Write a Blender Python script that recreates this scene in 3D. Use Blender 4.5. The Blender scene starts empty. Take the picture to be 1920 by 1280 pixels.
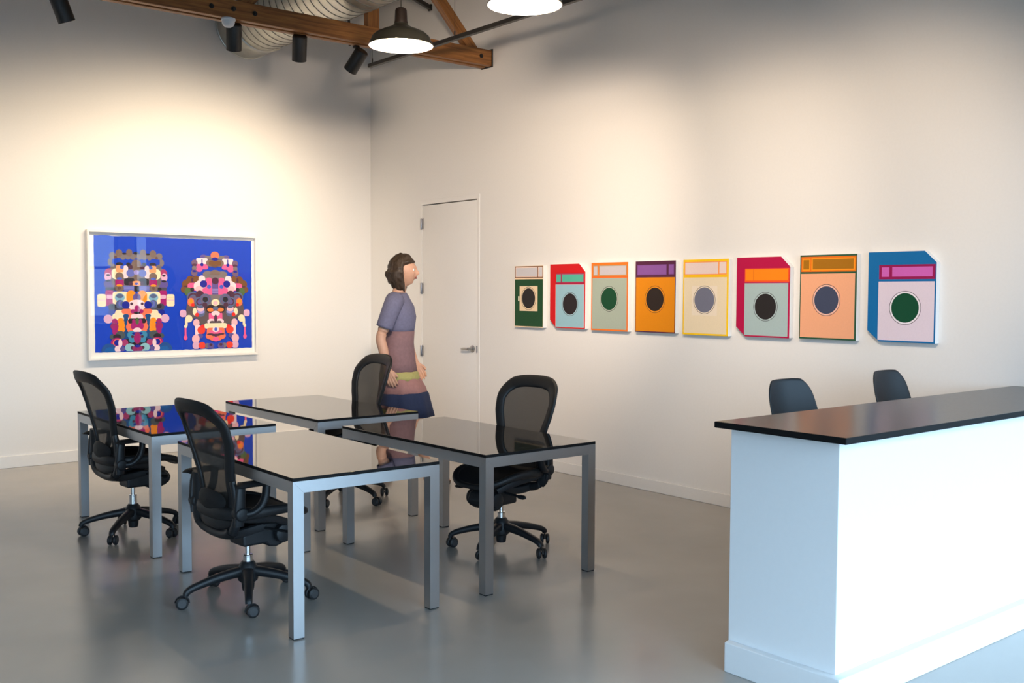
import bpy, bmesh, math, random
from mathutils import Vector, Matrix, Quaternion
random.seed(4)
S = bpy.context.scene
COL = S.collection
PI = math.pi

# ------------------------------------------------------------------ camera, sky, daylight, exposure
cd = bpy.data.cameras.new('camera')
cam = bpy.data.objects.new('camera', cd)
COL.objects.link(cam)
cd.sensor_width = 36.0
cd.lens = 36.0 * 1902.03 / 1920.0
cd.clip_start = 0.05
cd.clip_end = 200
YAW, PITCH, ROLL = math.radians(50.778), math.radians(-2.757), math.radians(0.238)
_f = Vector((math.cos(YAW) * math.cos(PITCH), math.sin(YAW) * math.cos(PITCH), math.sin(PITCH)))
_r = _f.cross(Vector((0, 0, 1))).normalized()
_u = _r.cross(_f)
_r2 = _r * math.cos(ROLL) + _u * math.sin(ROLL)
_u2 = -_r * math.sin(ROLL) + _u * math.cos(ROLL)
_m = Matrix((_r2, _u2, -_f)).transposed().to_4x4()
_m.translation = Vector((-5.946, -9.779, 1.578))
cam.matrix_world = _m
S.camera = cam

S.view_settings.view_transform = 'Standard'
S.view_settings.look = 'None'
S.view_settings.gamma = 1.0
S.view_settings.use_curve_mapping = False
S.view_settings.exposure = 0.0

SKY = 9.3                                   # overcast daylight outside the shop front
SKY_COL = (0.50, 0.75, 1.0)
WARM = (1.0, 0.80, 0.57)                    # lamps in the room
WARM_WASH = (1.0, 0.79, 0.60)
PENDANT_W, SPOT_W, WASH_W = 40.0, 103.0, 590.0
w = bpy.data.worlds.new('overcast_sky')
S.world = w
w.use_nodes = True
bg = w.node_tree.nodes['Background']
bg.inputs[0].default_value = (*SKY_COL, 1)
bg.inputs[1].default_value = SKY

# window bays of the shop front behind the camera: (x0, x1, z0, z1)
REAR_Y = -10.35
BAYS = [(-10.85, -8.95, 0.10, 2.7), (-8.7, -5.8, 0.10, 2.7), (-5.5, -2.6, 0.10, 2.7), (-2.3, 0.6, 0.10, 2.7), (0.9, 3.8, 0.10, 2.7)]
for (x0, x1, z0, z1) in BAYS:
    l = bpy.data.lights.new('window_portal', 'AREA')
    l.shape = 'RECTANGLE'
    l.size, l.size_y = x1 - x0, z1 - z0
    l.cycles.is_portal = True
    o = bpy.data.objects.new('window_portal', l)
    o.location = ((x0 + x1) / 2, REAR_Y - 0.12, (z0 + z1) / 2)
    o.rotation_euler = (PI / 2, 0, 0)       # faces +Y, into the room
    COL.objects.link(o)

S.cycles.max_bounces = 8
S.cycles.diffuse_bounces = 5
S.cycles.glossy_bounces = 5
S.cycles.transparent_max_bounces = 12
S.cycles.caustics_reflective = False
S.cycles.caustics_refractive = False
S.cycles.sample_clamp_indirect = 6.0

# ------------------------------------------------------------------ materials
def srgb(r, g, b):
    def c(v):
        v /= 255.0
        return v / 12.92 if v <= 0.04045 else ((v + 0.055) / 1.055) ** 2.4
    return (c(r), c(g), c(b), 1.0)

def mat(name, col, rough=0.5, metal=0.0, spec=0.5, **kw):
    m = bpy.data.materials.new(name)
    m.use_nodes = True
    b = m.node_tree.nodes['Principled BSDF']
    b.inputs['Base Color'].default_value = col if len(col) == 4 else (*col, 1)
    b.inputs['Roughness'].default_value = rough
    b.inputs['Metallic'].default_value = metal
    b.inputs['Specular IOR Level'].default_value = spec
    for k, v in kw.items():
        b.inputs[k.replace('_', ' ')].default_value = v
    return m

def nodes(m):
    t = m.node_tree
    return t, t.nodes, t.links, t.nodes['Principled BSDF']

def add_noise(m, scale=8.0, amount=0.08, vec_scale=(1, 1, 1), bump=0.0, rough=None, detail=4.0, dist=0.01):
    """Procedural grain: colour value wobble, fine bump and roughness variation."""
    t, N, L, b = nodes(m)
    tc = N.new('ShaderNodeTexCoord')
    mp = N.new('ShaderNodeMapping')
    mp.inputs['Scale'].default_value = vec_scale
    nz = N.new('ShaderNodeTexNoise')
    nz.inputs['Scale'].default_value = scale
    nz.inputs['Detail'].default_value = detail
    L.new(tc.outputs['Object'], mp.inputs['Vector'])
    L.new(mp.outputs['Vector'], nz.inputs['Vector'])
    col = b.inputs['Base Color'].default_value[:]
    mr = N.new('ShaderNodeMapRange')
    mr.inputs['From Min'].default_value = 0.25
    mr.inputs['From Max'].default_value = 0.75
    mr.inputs['To Min'].default_value = 1 - amount
    mr.inputs['To Max'].default_value = 1 + amount
    L.new(nz.outputs['Fac'], mr.inputs['Value'])
    hv = N.new('ShaderNodeHueSaturation')
    hv.inputs['Color'].default_value = col
    L.new(mr.outputs['Result'], hv.inputs['Value'])
    L.new(hv.outputs['Color'], b.inputs['Base Color'])
    if bump:
        bp = N.new('ShaderNodeBump')
        bp.inputs['Strength'].default_value = bump
        bp.inputs['Distance'].default_value = dist
        L.new(nz.outputs['Fac'], bp.inputs['Height'])
        L.new(bp.outputs['Normal'], b.inputs['Normal'])
    if rough:
        rr = N.new('ShaderNodeMapRange')
        rr.inputs['To Min'].default_value = rough[0]
        rr.inputs['To Max'].default_value = rough[1]
        L.new(nz.outputs['Fac'], rr.inputs['Value'])
        L.new(rr.outputs['Result'], b.inputs['Roughness'])
    return m

M = {}
M['wall'] = add_noise(mat('painted_plaster', (0.80, 0.785, 0.765), 0.75, spec=0.25), 60, 0.012, bump=0.03, dist=0.002)
M['trim'] = add_noise(mat('white_satin_paint', (0.80, 0.785, 0.765), 0.5), 40, 0.01)
M['ceiling'] = add_noise(mat('ceiling_timber_deck', (0.26, 0.21, 0.17), 0.8), 10, 0.08)
M['counter'] = add_noise(mat('counter_white_paint', (0.82, 0.82, 0.82), 0.5), 40, 0.008)
M['countertop'] = add_noise(mat('black_laminate', (0.010, 0.009, 0.009), 0.24, spec=0.36), 90, 0.2, rough=(0.2, 0.28))
M['black_glass'] = add_noise(mat('black_back_painted_glass', (0.004, 0.004, 0.004), 0.025, spec=0.5, IOR=1.62, Specular_Tint=(1.0, 0.90, 0.76, 1.0)), 3, 0.1)
M['black_edge'] = add_noise(mat('matt_black_edge', (0.006, 0.006, 0.0065), 0.6, spec=0.15), 60, 0.1)
M['frame_white'] = add_noise(mat('white_lacquered_wood', (0.84, 0.82, 0.78), 0.4), 30, 0.01)
M['paper'] = add_noise(mat('cotton_paper', (0.88, 0.86, 0.82), 0.9), 120, 0.02)
M['canvas_side'] = add_noise(mat('primed_canvas', (0.82, 0.81, 0.79), 0.85), 200, 0.03)
M['chair_plastic'] = add_noise(mat('graphite_plastic', (0.010, 0.011, 0.013), 0.45, spec=0.38), 150, 0.15, bump=0.08, dist=0.001)
M['chair_frame'] = add_noise(mat('graphite_frame', (0.011, 0.011, 0.012), 0.5, spec=0.38), 150, 0.15, bump=0.1, dist=0.001)
M['chair_pad'] = add_noise(mat('soft_black_foam', (0.009, 0.009, 0.010), 0.65, spec=0.3), 200, 0.15)
M['rubber'] = add_noise(mat('black_rubber', (0.012, 0.012, 0.013), 0.55), 100, 0.1)
M['caster_disc'] = add_noise(mat('grey_caster_disc', (0.045, 0.045, 0.047), 0.5), 100, 0.05)
M['chrome'] = add_noise(mat('chrome', (0.75, 0.76, 0.78), 0.12, 1.0), 60, 0.02)
M['steel_handle'] = add_noise(mat('satin_nickel', (0.42, 0.41, 0.40), 0.3, 1.0), 60, 0.03)
M['hinge'] = add_noise(mat('hinge_steel', (0.30, 0.31, 0.34), 0.38, 1.0), 60, 0.03)
M['stool'] = add_noise(mat('matte_black_shell', (0.006, 0.009, 0.013), 0.46, spec=0.32), 150, 0.1)
M['lamp_enamel'] = add_noise(mat('dark_enamel', (0.016, 0.0155, 0.012), 0.35), 40, 0.06)
M['lamp_inside'] = add_noise(mat('white_enamel', (0.9, 0.88, 0.84), 0.5), 40, 0.01)
M['lamp_neck'] = add_noise(mat('brown_bakelite', (0.012, 0.007, 0.005), 0.4), 40, 0.06)
M['black_metal'] = add_noise(mat('black_powder_coat', (0.016, 0.014, 0.013), 0.45), 90, 0.1)
M['track'] = add_noise(mat('dark_bronze_track', (0.016, 0.014, 0.012), 0.5), 60, 0.1)
M['galv'] = add_noise(mat('galvanised_steel', (0.50, 0.49, 0.44), 0.36, 0.85), 14, 0.14, rough=(0.3, 0.48), detail=6)
M['seam'] = add_noise(mat('galvanised_seam', (0.30, 0.29, 0.26), 0.45, 0.8), 14, 0.1)
M['bolt'] = add_noise(mat('dark_iron_bolt', (0.03, 0.028, 0.027), 0.55, 0.5), 60, 0.1)
M['sensor'] = add_noise(mat('white_abs', (0.72, 0.76, 0.82), 0.4), 60, 0.01)
M['skin'] = add_noise(mat('skin', (0.55, 0.31, 0.21), 0.55, Subsurface_Weight=0.0), 30, 0.05)
M['hair'] = add_noise(mat('dark_brown_hair', (0.038, 0.022, 0.012), 0.55), 30, 0.35, (6, 6, 1), bump=0.3)
M['eye_white'] = mat('eye_white', (0.8, 0.78, 0.75), 0.2)
M['iris'] = mat('dark_iris', (0.03, 0.018, 0.01), 0.2)
M['lips'] = mat('lips', (0.42, 0.14, 0.12), 0.5)
M['cloth_top'] = add_noise(mat('slate_blue_jersey', (0.13, 0.13, 0.21), 0.85), 60, 0.1, bump=0.1)
M['cloth_mauve'] = add_noise(mat('mauve_brown_cloth', (0.20, 0.115, 0.125), 0.85), 40, 0.12, bump=0.1)
M['cloth_belt'] = add_noise(mat('olive_yellow_band', (0.36, 0.33, 0.12), 0.8), 60, 0.08)
M['cloth_rose'] = add_noise(mat('dusty_rose_cloth', (0.30, 0.15, 0.14), 0.85), 40, 0.1)
M['cloth_navy'] = add_noise(mat('navy_cloth', (0.008, 0.018, 0.06), 0.85), 60, 0.1, bump=0.1)
M['shoe'] = add_noise(mat('black_leather', (0.02, 0.018, 0.017), 0.4), 60, 0.1)

# polished concrete floor
m = add_noise(mat('polished_concrete', (0.375, 0.35, 0.318), 0.2, spec=0.5), 1.1, 0.10, detail=9)
t, N, L, b = nodes(m)
nz2 = N.new('ShaderNodeTexNoise'); nz2.inputs['Scale'].default_value = 2.3; nz2.inputs['Detail'].default_value = 7
tc2 = N.new('ShaderNodeTexCoord'); L.new(tc2.outputs['Object'], nz2.inputs['Vector'])
rr = N.new('ShaderNodeMapRange'); rr.inputs['To Min'].default_value = 0.14; rr.inputs['To Max'].default_value = 0.30
L.new(nz2.outputs['Fac'], rr.inputs['Value']); L.new(rr.outputs['Result'], b.inputs['Roughness'])
M['floor'] = m

# brushed stainless steel (grain along local Z for legs, local X / Y for rails)
def brushed(name, vs):
    return add_noise(mat(name, (0.46, 0.465, 0.475), 0.38, 1.0), 90, 0.022, vs, rough=(0.34, 0.44), detail=5)
M['steel_z'] = brushed('brushed_steel_upright', (14, 14, 0.35))
M['steel_x'] = brushed('brushed_steel_cross', (0.35, 14, 14))
M['steel_y'] = brushed('brushed_steel_long', (14, 0.35, 14))

# fir timber, grain along local X
def timber(name, vs):
    m = mat(name, (0.30, 0.145, 0.05), 0.55)
    t, N, L, b = nodes(m)
    tc = N.new('ShaderNodeTexCoord'); mp = N.new('ShaderNodeMapping'); mp.inputs['Scale'].default_value = vs
    nz = N.new('ShaderNodeTexNoise'); nz.inputs['Scale'].default_value = 6; nz.inputs['Detail'].default_value = 8
    nz.inputs['Distortion'].default_value = 0.6
    L.new(tc.outputs['Object'], mp.inputs['Vector']); L.new(mp.outputs['Vector'], nz.inputs['Vector'])
    cr = N.new('ShaderNodeValToRGB')
    cr.color_ramp.elements[0].position = 0.3; cr.color_ramp.elements[0].color = (0.15, 0.055, 0.014, 1)
    cr.color_ramp.elements[1].position = 0.72; cr.color_ramp.elements[1].color = (0.36, 0.15, 0.038, 1)
    L.new(nz.outputs['Fac'], cr.inputs['Fac']); L.new(cr.outputs['Color'], b.inputs['Base Color'])
    bp = N.new('ShaderNodeBump'); bp.inputs['Strength'].default_value = 0.15; bp.inputs['Distance'].default_value = 0.004
    L.new(nz.outputs['Fac'], bp.inputs['Height']); L.new(bp.outputs['Normal'], b.inputs['Normal'])
    return m
M['wood_x'] = timber('fir_timber_long', (0.5, 9, 9))
M['wood_z'] = timber('fir_timber_upright', (9, 9, 0.5))

# woven chair mesh: fine net, mostly dark thread, some light passes between the threads
m = mat('woven_mesh', (0.030, 0.026, 0.023), 0.7, spec=0.3)
t, N, L, b = nodes(m)
tr = N.new('ShaderNodeBsdfTransparent'); tr.inputs[0].default_value = (0.95, 0.93, 0.9, 1)
mx = N.new('ShaderNodeMixShader')
wv = N.new('ShaderNodeTexNoise'); wv.inputs['Scale'].default_value = 40
tcx = N.new('ShaderNodeTexCoord'); L.new(tcx.outputs['Object'], wv.inputs['Vector'])
mr = N.new('ShaderNodeMapRange'); mr.inputs['To Min'].default_value = 0.105; mr.inputs['To Max'].default_value = 0.125
L.new(wv.outputs['Fac'], mr.inputs['Value']); L.new(mr.outputs['Result'], mx.inputs[0])
L.new(b.outputs[0], mx.inputs[1]); L.new(tr.outputs[0], mx.inputs[2])
L.new(mx.outputs[0], N['Material Output'].inputs[0])
M['mesh'] = m

# picture glazing: clear pane that mirrors by its Fresnel term
m = bpy.data.materials.new('picture_glazing'); m.use_nodes = True
t = m.node_tree; N = t.nodes; L = t.links
N.remove(N['Principled BSDF'])
tr = N.new('ShaderNodeBsdfTransparent'); gl = N.new('ShaderNodeBsdfGlossy'); gl.inputs['Roughness'].default_value = 0.0
lw = N.new('ShaderNodeLayerWeight'); lw.inputs['Blend'].default_value = 0.5
pw = N.new('ShaderNodeMath'); pw.operation = 'POWER'; pw.inputs[1].default_value = 5.0
ma = N.new('ShaderNodeMath'); ma.operation = 'MULTIPLY_ADD'; ma.inputs[1].default_value = 0.96; ma.inputs[2].default_value = 0.012
mx = N.new('ShaderNodeMixShader')
L.new(lw.outputs['Facing'], pw.inputs[0]); L.new(pw.outputs[0], ma.inputs[0]); L.new(ma.outputs[0], mx.inputs[0])
L.new(tr.outputs[0], mx.inputs[1]); L.new(gl.outputs[0], mx.inputs[2])
L.new(mx.outputs[0], N['Material Output'].inputs[0])
M['glazing'] = m

def emit(name, col, strength):
    m = bpy.data.materials.new(name); m.use_nodes = True
    b = m.node_tree.nodes['Principled BSDF']
    b.inputs['Base Color'].default_value = (0.9, 0.88, 0.82, 1)
    b.inputs['Emission Color'].default_value = (*col, 1)
    b.inputs['Emission Strength'].default_value = strength
    return m
M['bulb'] = emit('glowing_bulb', (1.0, 0.86, 0.66), 30)
M['lens'] = emit('lit_lens', (1.0, 0.85, 0.62), 12)

_ink = {}
def ink(rgb, rough=0.6):
    if rgb not in _ink:
        _ink[rgb] = add_noise(mat('ink_%d_%d_%d' % rgb, srgb(*rgb), rough, spec=0.3), 90, 0.025)
    return _ink[rgb]

# ------------------------------------------------------------------ geometry helpers
def link(name, me, parent=None, loc=None):
    o = bpy.data.objects.new(name, me)
    COL.objects.link(o)
    if parent is not None:
        o.parent = parent
    if loc is not None:
        o.location = loc
    return o

def obj(name, bm, material, parent=None, loc=None, smooth=True, angle=35):
    me = bpy.data.meshes.new(name)
    bmesh.ops.recalc_face_normals(bm, faces=bm.faces)
    bm.to_mesh(me)
    bm.free()
    for mm in (material if isinstance(material, (list, tuple)) else [material]):
        me.materials.append(mm)
    if smooth:
        me.polygons.foreach_set('use_smooth', [True] * len(me.polygons))
        me.set_sharp_from_angle(angle=math.radians(angle))
    return link(name, me, parent, loc)

def empty(name, loc=(0, 0, 0), rz=0.0):
    o = bpy.data.objects.new(name, None)
    o.empty_display_size = 0.1
    COL.objects.link(o)
    o.location = loc
    o.rotation_euler = (0, 0, rz)
    return o

def tag(o, label, cat, group=None):
    o['label'] = label
    o['category'] = cat
    if group:
        o['group'] = group
    return o

def struct(o, label=None):
    o['kind'] = 'structure'
    if label:
        o['label'] = label
    return o

def box(bm, x0, x1, y0, y1, z0, z1, bevel=0.0, seg=2, matrix=None):
    r = bmesh.ops.create_cube(bm, size=1.0)
    vs = r['verts']
    for v in vs:
        v.co = Vector((x0 + (v.co.x + .5) * (x1 - x0), y0 + (v.co.y + .5) * (y1 - y0), z0 + (v.co.z + .5) * (z1 - z0)))
    if bevel > 0:
        es = list({e for v in vs for e in v.link_edges})
        q = bmesh.ops.bevel(bm, geom=es + vs, offset=bevel, segments=seg, affect='EDGES', profile=0.5)
        vs = list({v for f in q['faces'] for v in f.verts} | {v for v in vs if v.is_valid})
    if matrix is not None:
        bmesh.ops.transform(bm, matrix=matrix, verts=[v for v in vs if v.is_valid])
    return bm

def boxobj(name, dims, material, parent=None, bevel=0.0, loc=None, seg=2):
    bm = bmesh.new()
    box(bm, *dims, bevel=bevel, seg=seg)
    return obj(name, bm, material, parent, loc)

def ngrid(bm, rings, close_u=True, cap0=False, cap1=False):
    """Skin a list of rings (lists of Vectors) into quads."""
    vr = [[bm.verts.new(p) for p in ring] for ring in rings]
    n = len(vr[0])
    for a, bb in zip(vr, vr[1:]):
        for i in range(n if close_u else n - 1):
            j = (i + 1) % n
            bm.faces.new((a[i], a[j], bb[j], bb[i]))
    if cap0:
        bm.faces.new(list(reversed(vr[0])))
    if cap1:
        bm.faces.new(vr[-1])
    return vr

def lathe(bm, prof, n=24, cap0=False, cap1=False, matrix=None):
    rings = []
    for r, z in prof:
        ring = [Vector((r * math.cos(2 * PI * i / n), r * math.sin(2 * PI * i / n), z)) for i in range(n)]
        if matrix is not None:
            ring = [matrix @ p for p in ring]
        rings.append(ring)
    ngrid(bm, rings, True, cap0, cap1)
    return bm

def axis_matrix(origin, direction):
    q = Vector((0, 0, 1)).rotation_difference(Vector(direction).normalized())
    return Matrix.Translation(Vector(origin)) @ q.to_matrix().to_4x4()

def cyl(bm, p0, p1, r, n=16, r1=None, bev=0.0):
    p0, p1 = Vector(p0), Vector(p1)
    h = (p1 - p0).length
    r1 = r if r1 is None else r1
    mt = axis_matrix(p0, p1 - p0)
    if bev > 0:
        pr = [(r - bev, 0), (r - bev * .3, bev * .3), (r, bev), (r1, h - bev), (r1 - bev * .3, h - bev * .3), (r1 - bev, h)]
    else:
        pr = [(r, 0), (r1, h)]
    return lathe(bm, pr, n, True, True, mt)

def catmull(pts, per=8, closed=False):
    pts = [Vector(p) for p in pts]
    out = []
    n = len(pts)
    rng = n if closed else n - 1
    for i in range(rng):
        if closed:
            p0, p1, p2, p3 = pts[(i - 1) % n], pts[i], pts[(i + 1) % n], pts[(i + 2) % n]
        else:
            p0, p1, p2, p3 = pts[max(i - 1, 0)], pts[i], pts[i + 1], pts[min(i + 2, n - 1)]
        for k in range(per):
            t = k / per
            out.append(0.5 * ((2 * p1) + (p2 - p0) * t + (2 * p0 - 5 * p1 + 4 * p2 - p3) * t * t + (3 * p1 - p0 - 3 * p2 + p3) * t ** 3))
    if not closed:
        out.append(pts[-1])
    return out

def sweep(bm, path, sizes, up=(0, 0, 1), n=10, closed=False, power=1.0):
    """Sweep a (super)ellipse along a path; sizes = (half-width along side, half-height along up) or a list of them."""
    path = [Vector(p) for p in path]
    k = len(path)
    rings = []
    ups = up if isinstance(up, list) else [Vector(up)] * k
    for i, p in enumerate(path):
        if closed:
            tg = path[(i + 1) % k] - path[(i - 1) % k]
        else:
            tg = path[min(i + 1, k - 1)] - path[max(i - 1, 0)]
        tg.normalize()
        side = tg.cross(Vector(ups[i]))
        if side.length < 1e-4:
            side = tg.cross(Vector((1, 0, 0)))
        side.normalize()
        un = side.cross(tg).normalized()
        a, bq = sizes[i] if isinstance(sizes, list) else sizes
        ring = []
        for j in range(n):
            th = 2 * PI * j / n
            c, s = math.cos(th), math.sin(th)
            c = math.copysign(abs(c) ** power, c)
            s = math.copysign(abs(s) ** power, s)
            ring.append(p + side * (a * c) + un * (bq * s))
        rings.append(ring)
    if closed:
        rings.append(rings[0])
        vr = [[bm.verts.new(p) for p in ring] for ring in rings[:-1]]
        vr.append(vr[0])
        for a, bb in zip(vr, vr[1:]):
            for i in range(n):
                j = (i + 1) % n
                bm.faces.new((a[i], a[j], bb[j], bb[i]))
    else:
        ngrid(bm, rings, True, True, True)
    return bm

def prism(bm, outline, axis, a, bb):
    """Extrude a closed 2D outline along an axis ('x','y','z') from a to bb."""
    def P(u, v, w_):
        return {'x': Vector((w_, u, v)), 'y': Vector((u, w_, v)), 'z': Vector((u, v, w_))}[axis]
    r0 = [P(u, v, a) for u, v in outline]
    r1 = [P(u, v, bb) for u, v in outline]
    ngrid(bm, [r0, r1], True, True, True)
    return bm

def copy_thing(root, name=None):
    c = root.copy()
    COL.objects.link(c)
    for ch in list(root.children):
        d = ch.copy()
        COL.objects.link(d)
        d.parent = c
        for g in list(ch.children):
            e = g.copy()
            COL.objects.link(e)
            e.parent = d
    return c

def bevel_mod(o, width, seg=2):
    md = o.modifiers.new('soft_edges', 'BEVEL')
    md.width = width
    md.segments = seg
    md.limit_method = 'ANGLE'
    return o

# ------------------------------------------------------------------ room shell
ROOM_X0, ROOM_X1, CEIL, NOOK_Y = -11.0, 4.2, 5.3, -7.165
struct(boxobj('floor', (ROOM_X0 - .3, ROOM_X1 + .3, REAR_Y - .3, 0.3, -0.2, 0.0), M['floor']), 'polished grey brown concrete floor')
struct(boxobj('wall_left', (ROOM_X0 - .2, 0.2, 0.0, 0.2, 0.0, CEIL), M['wall']), 'tall white wall behind the framed blue print')
struct(boxobj('wall_side', (ROOM_X0 - .2, ROOM_X0, REAR_Y, 0.0, 0.0, CEIL), M['wall']))
struct(boxobj('ceiling', (ROOM_X0 - .3, ROOM_X1 + .3, REAR_Y - .3, 0.3, CEIL, CEIL + .2), M['ceiling']))
# right wall with the door opening cut out of it
DY0, DY1, DZ = -1.955, -1.022, 2.475
bm = bmesh.new()
def prism_x(out):
    prism(bm, out, 'x', 0.0, 0.2)
prism_x([(NOOK_Y, 0), (DY0 - 0.03, 0), (DY0 - 0.03, DZ + 0.03), (DY1 + 0.03, DZ + 0.03), (DY1 + 0.03, 0), (0, 0), (0, CEIL), (NOOK_Y, CEIL)])
struct(obj('wall_right', bm, M['wall'], smooth=False), 'tall white wall with the door and the row of canvases')
struct(boxobj('wall_return', (0.2, ROOM_X1, NOOK_Y, NOOK_Y + .2, 0.0, CEIL), M['wall']))
struct(boxobj('wall_end', (ROOM_X1, ROOM_X1 + .2, REAR_Y, NOOK_Y + .2, 0.0, CEIL), M['wall']))
# shop-front wall behind the camera: piers, sill and lintel around the bays
bm = bmesh.new()
xs = [ROOM_X0 - .2] + [v for bq in BAYS for v in bq[:2]] + [ROOM_X1 + .2]
for i in range(0, len(xs), 2):
    box(bm, xs[i], xs[i + 1], REAR_Y - .2, REAR_Y, 0, CEIL)
for (x0, x1, z0, z1) in BAYS:
    box(bm, x0, x1, REAR_Y - .2, REAR_Y, 0, z0)
    box(bm, x0, x1, REAR_Y - .2, REAR_Y, z1, CEIL)
struct(obj('wall_rear', bm, M['wall'], smooth=False))
for i, (x0, x1, z0, z1) in enumerate(BAYS):
    wn = struct(empty('window_%d' % (i + 1), ((x0 + x1) / 2, REAR_Y - .08, z0)))
    hw, h = (x1 - x0) / 2, z1 - z0
    bm = bmesh.new()
    box(bm, -hw, hw, -.03, .03, 0, .06); box(bm, -hw, hw, -.03, .03, h - .06, h)
    box(bm, -hw, -hw + .06, -.03, .03, .06, h - .06); box(bm, hw - .06, hw, -.03, .03, .06, h - .06)
    obj('window_frame', bm, M['black_metal'], wn)
    for xx in (-hw / 3, hw / 3):
        boxobj('mullion', (xx - .025, xx + .025, -.025, .025, .06, h - .06), M['black_metal'], wn)
    boxobj('transom', (-hw + .06, hw - .06, -.02, .02, 1.9, 1.95), M['black_metal'], wn)

struct(boxobj('ground', (-40, 30, -60, REAR_Y - .25, -.25, -.05), add_noise(mat('asphalt', (0.12, 0.12, 0.12), 0.9), 3, 0.1)), 'street outside the shop front, behind the camera')

# baseboards
def baseboard(name, dims, lab):
    o = struct(boxobj(name, dims, M['trim']), lab)
    bevel_mod(o, .004)
baseboard('baseboard_left', (ROOM_X0, -0.016, -0.016, 0.0, 0.0, 0.108), 'white baseboard along the wall of the blue print')
baseboard('baseboard_right', (-0.016, 0.0, NOOK_Y, DY0 - .055, 0.0, 0.095), 'white baseboard along the wall of the canvases')
baseboard('baseboard_corner', (-0.016, 0.0, DY1 + .055, -0.016, 0.0, 0.095), 'short white baseboard between door and corner')

# door
door = struct(empty('door_1', (0, (DY0 + DY1) / 2, 0)), 'tall flush white door with four hinges and a lever handle')
hy = (DY1 - DY0) / 2
bm = bmesh.new()                                        # welded frame, barely proud of the wall
prism(bm, [(-hy - .046, 0), (-hy - .004, 0), (-hy - .004, DZ + .004), (hy + .004, DZ + .004), (hy + .004, 0), (hy + .046, 0), (hy + .046, DZ + .048), (-hy - .046, DZ + .048)], 'x', -0.005, 0.12)
o = obj('door_frame', bm, M['trim'], door, smooth=False)
bevel_mod(o, .003)
boxobj('door_light_block', (.05, .19, -hy - .03, hy + .03, 0.002, DZ + .03), M['black_metal'], door)  # added unseen box, keeps sky light from leaking through the door gap
o = boxobj('door_leaf', (-0.002, 0.043, -hy, hy, 0.008, DZ - .006), M['trim'], door, bevel=.002)
for zc in (2.282, 1.620, 0.972, 0.345):
    h_ = bmesh.new()
    cyl(h_, (-.014, hy + .003, zc - .056), (-.014, hy + .003, zc + .056), .0085, 12, bev=.002)
    box(h_, -.0145, -.004, hy - .017, hy + .022, zc - .054, zc + .054)
    obj('hinge', h_, M['hinge'], door)
hl = bmesh.new()
yk = -hy + .062
lathe(hl, [(.0, 0), (.034, 0), (.036, .003), (.034, .010), (.026, .013), (.015, .015), (.013, .03), (.013, .052)], 24, False, True, axis_matrix((-.002, yk, 1.03), (-1, 0, 0)))
path = catmull([(-.048, yk, 1.03), (-.056, yk + .012, 1.03), (-.057, yk + .05, 1.03), (-.054, yk + .095, 1.028), (-.046, yk + .125, 1.026)], 5)
sweep(hl, path, [(.010, .013 - .004 * i / (len(path) - 1)) for i in range(len(path))], (0, 0, 1), 12)
obj('lever_handle', hl, M['steel_handle'], door)
boxobj('strike_plate', (-.0135, -.006, -hy - .017, -hy - .007, .995, 1.06), M['hinge'], door)

def dark_sides(o):
    """The cut edges of a slab are matt black."""
    o.data.materials.append(M['black_edge'])
    for f in o.data.polygons:
        if abs(f.normal.z) < .5:
            f.material_index = 1

# ------------------------------------------------------------------ reception counter
CX0, CY0, CYB = -2.578, -7.612, -7.10
counter = tag(empty('reception_counter', (CX0, CY0, 0)), 'long white painted reception counter with a black top, near the camera', 'counter')
NX, NY = -CX0 - .002, -7.168 - CY0              # notch where the counter passes the end of the right wall
bm = bmesh.new()
prism(bm, [(0, 0), (3.9, 0), (3.9, NY), (NX, NY), (NX, CYB - CY0), (0, CYB - CY0)], 'z', 0, 1.026)
o = obj('body', bm, M['counter'], counter, smooth=False)
bevel_mod(o, .0025)
bm = bmesh.new()
prism(bm, [(-.04, -.043), (3.9, -.043), (3.9, 0.0), (0.0, 0.0), (0.0, CYB - CY0), (-.04, CYB - CY0 - .012)], 'z', 0, .125)
o = obj('base_moulding', bm, M['counter'], counter, smooth=False)
bevel_mod(o, .004)
bm = bmesh.new()
prism(bm, [(-2.668 - CX0, -7.697 - CY0), (3.95, -7.697 - CY0), (3.95, NY), (NX, NY), (NX, -7.083 - CY0), (-2.668 - CX0, -7.083 - CY0)], 'z', 1.026, 1.052)
o = obj('countertop', bm, M['countertop'], counter, smooth=False)
bevel_mod(o, .003)
dark_sides(o)
o['label'] = 'thin black laminate countertop'

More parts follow.
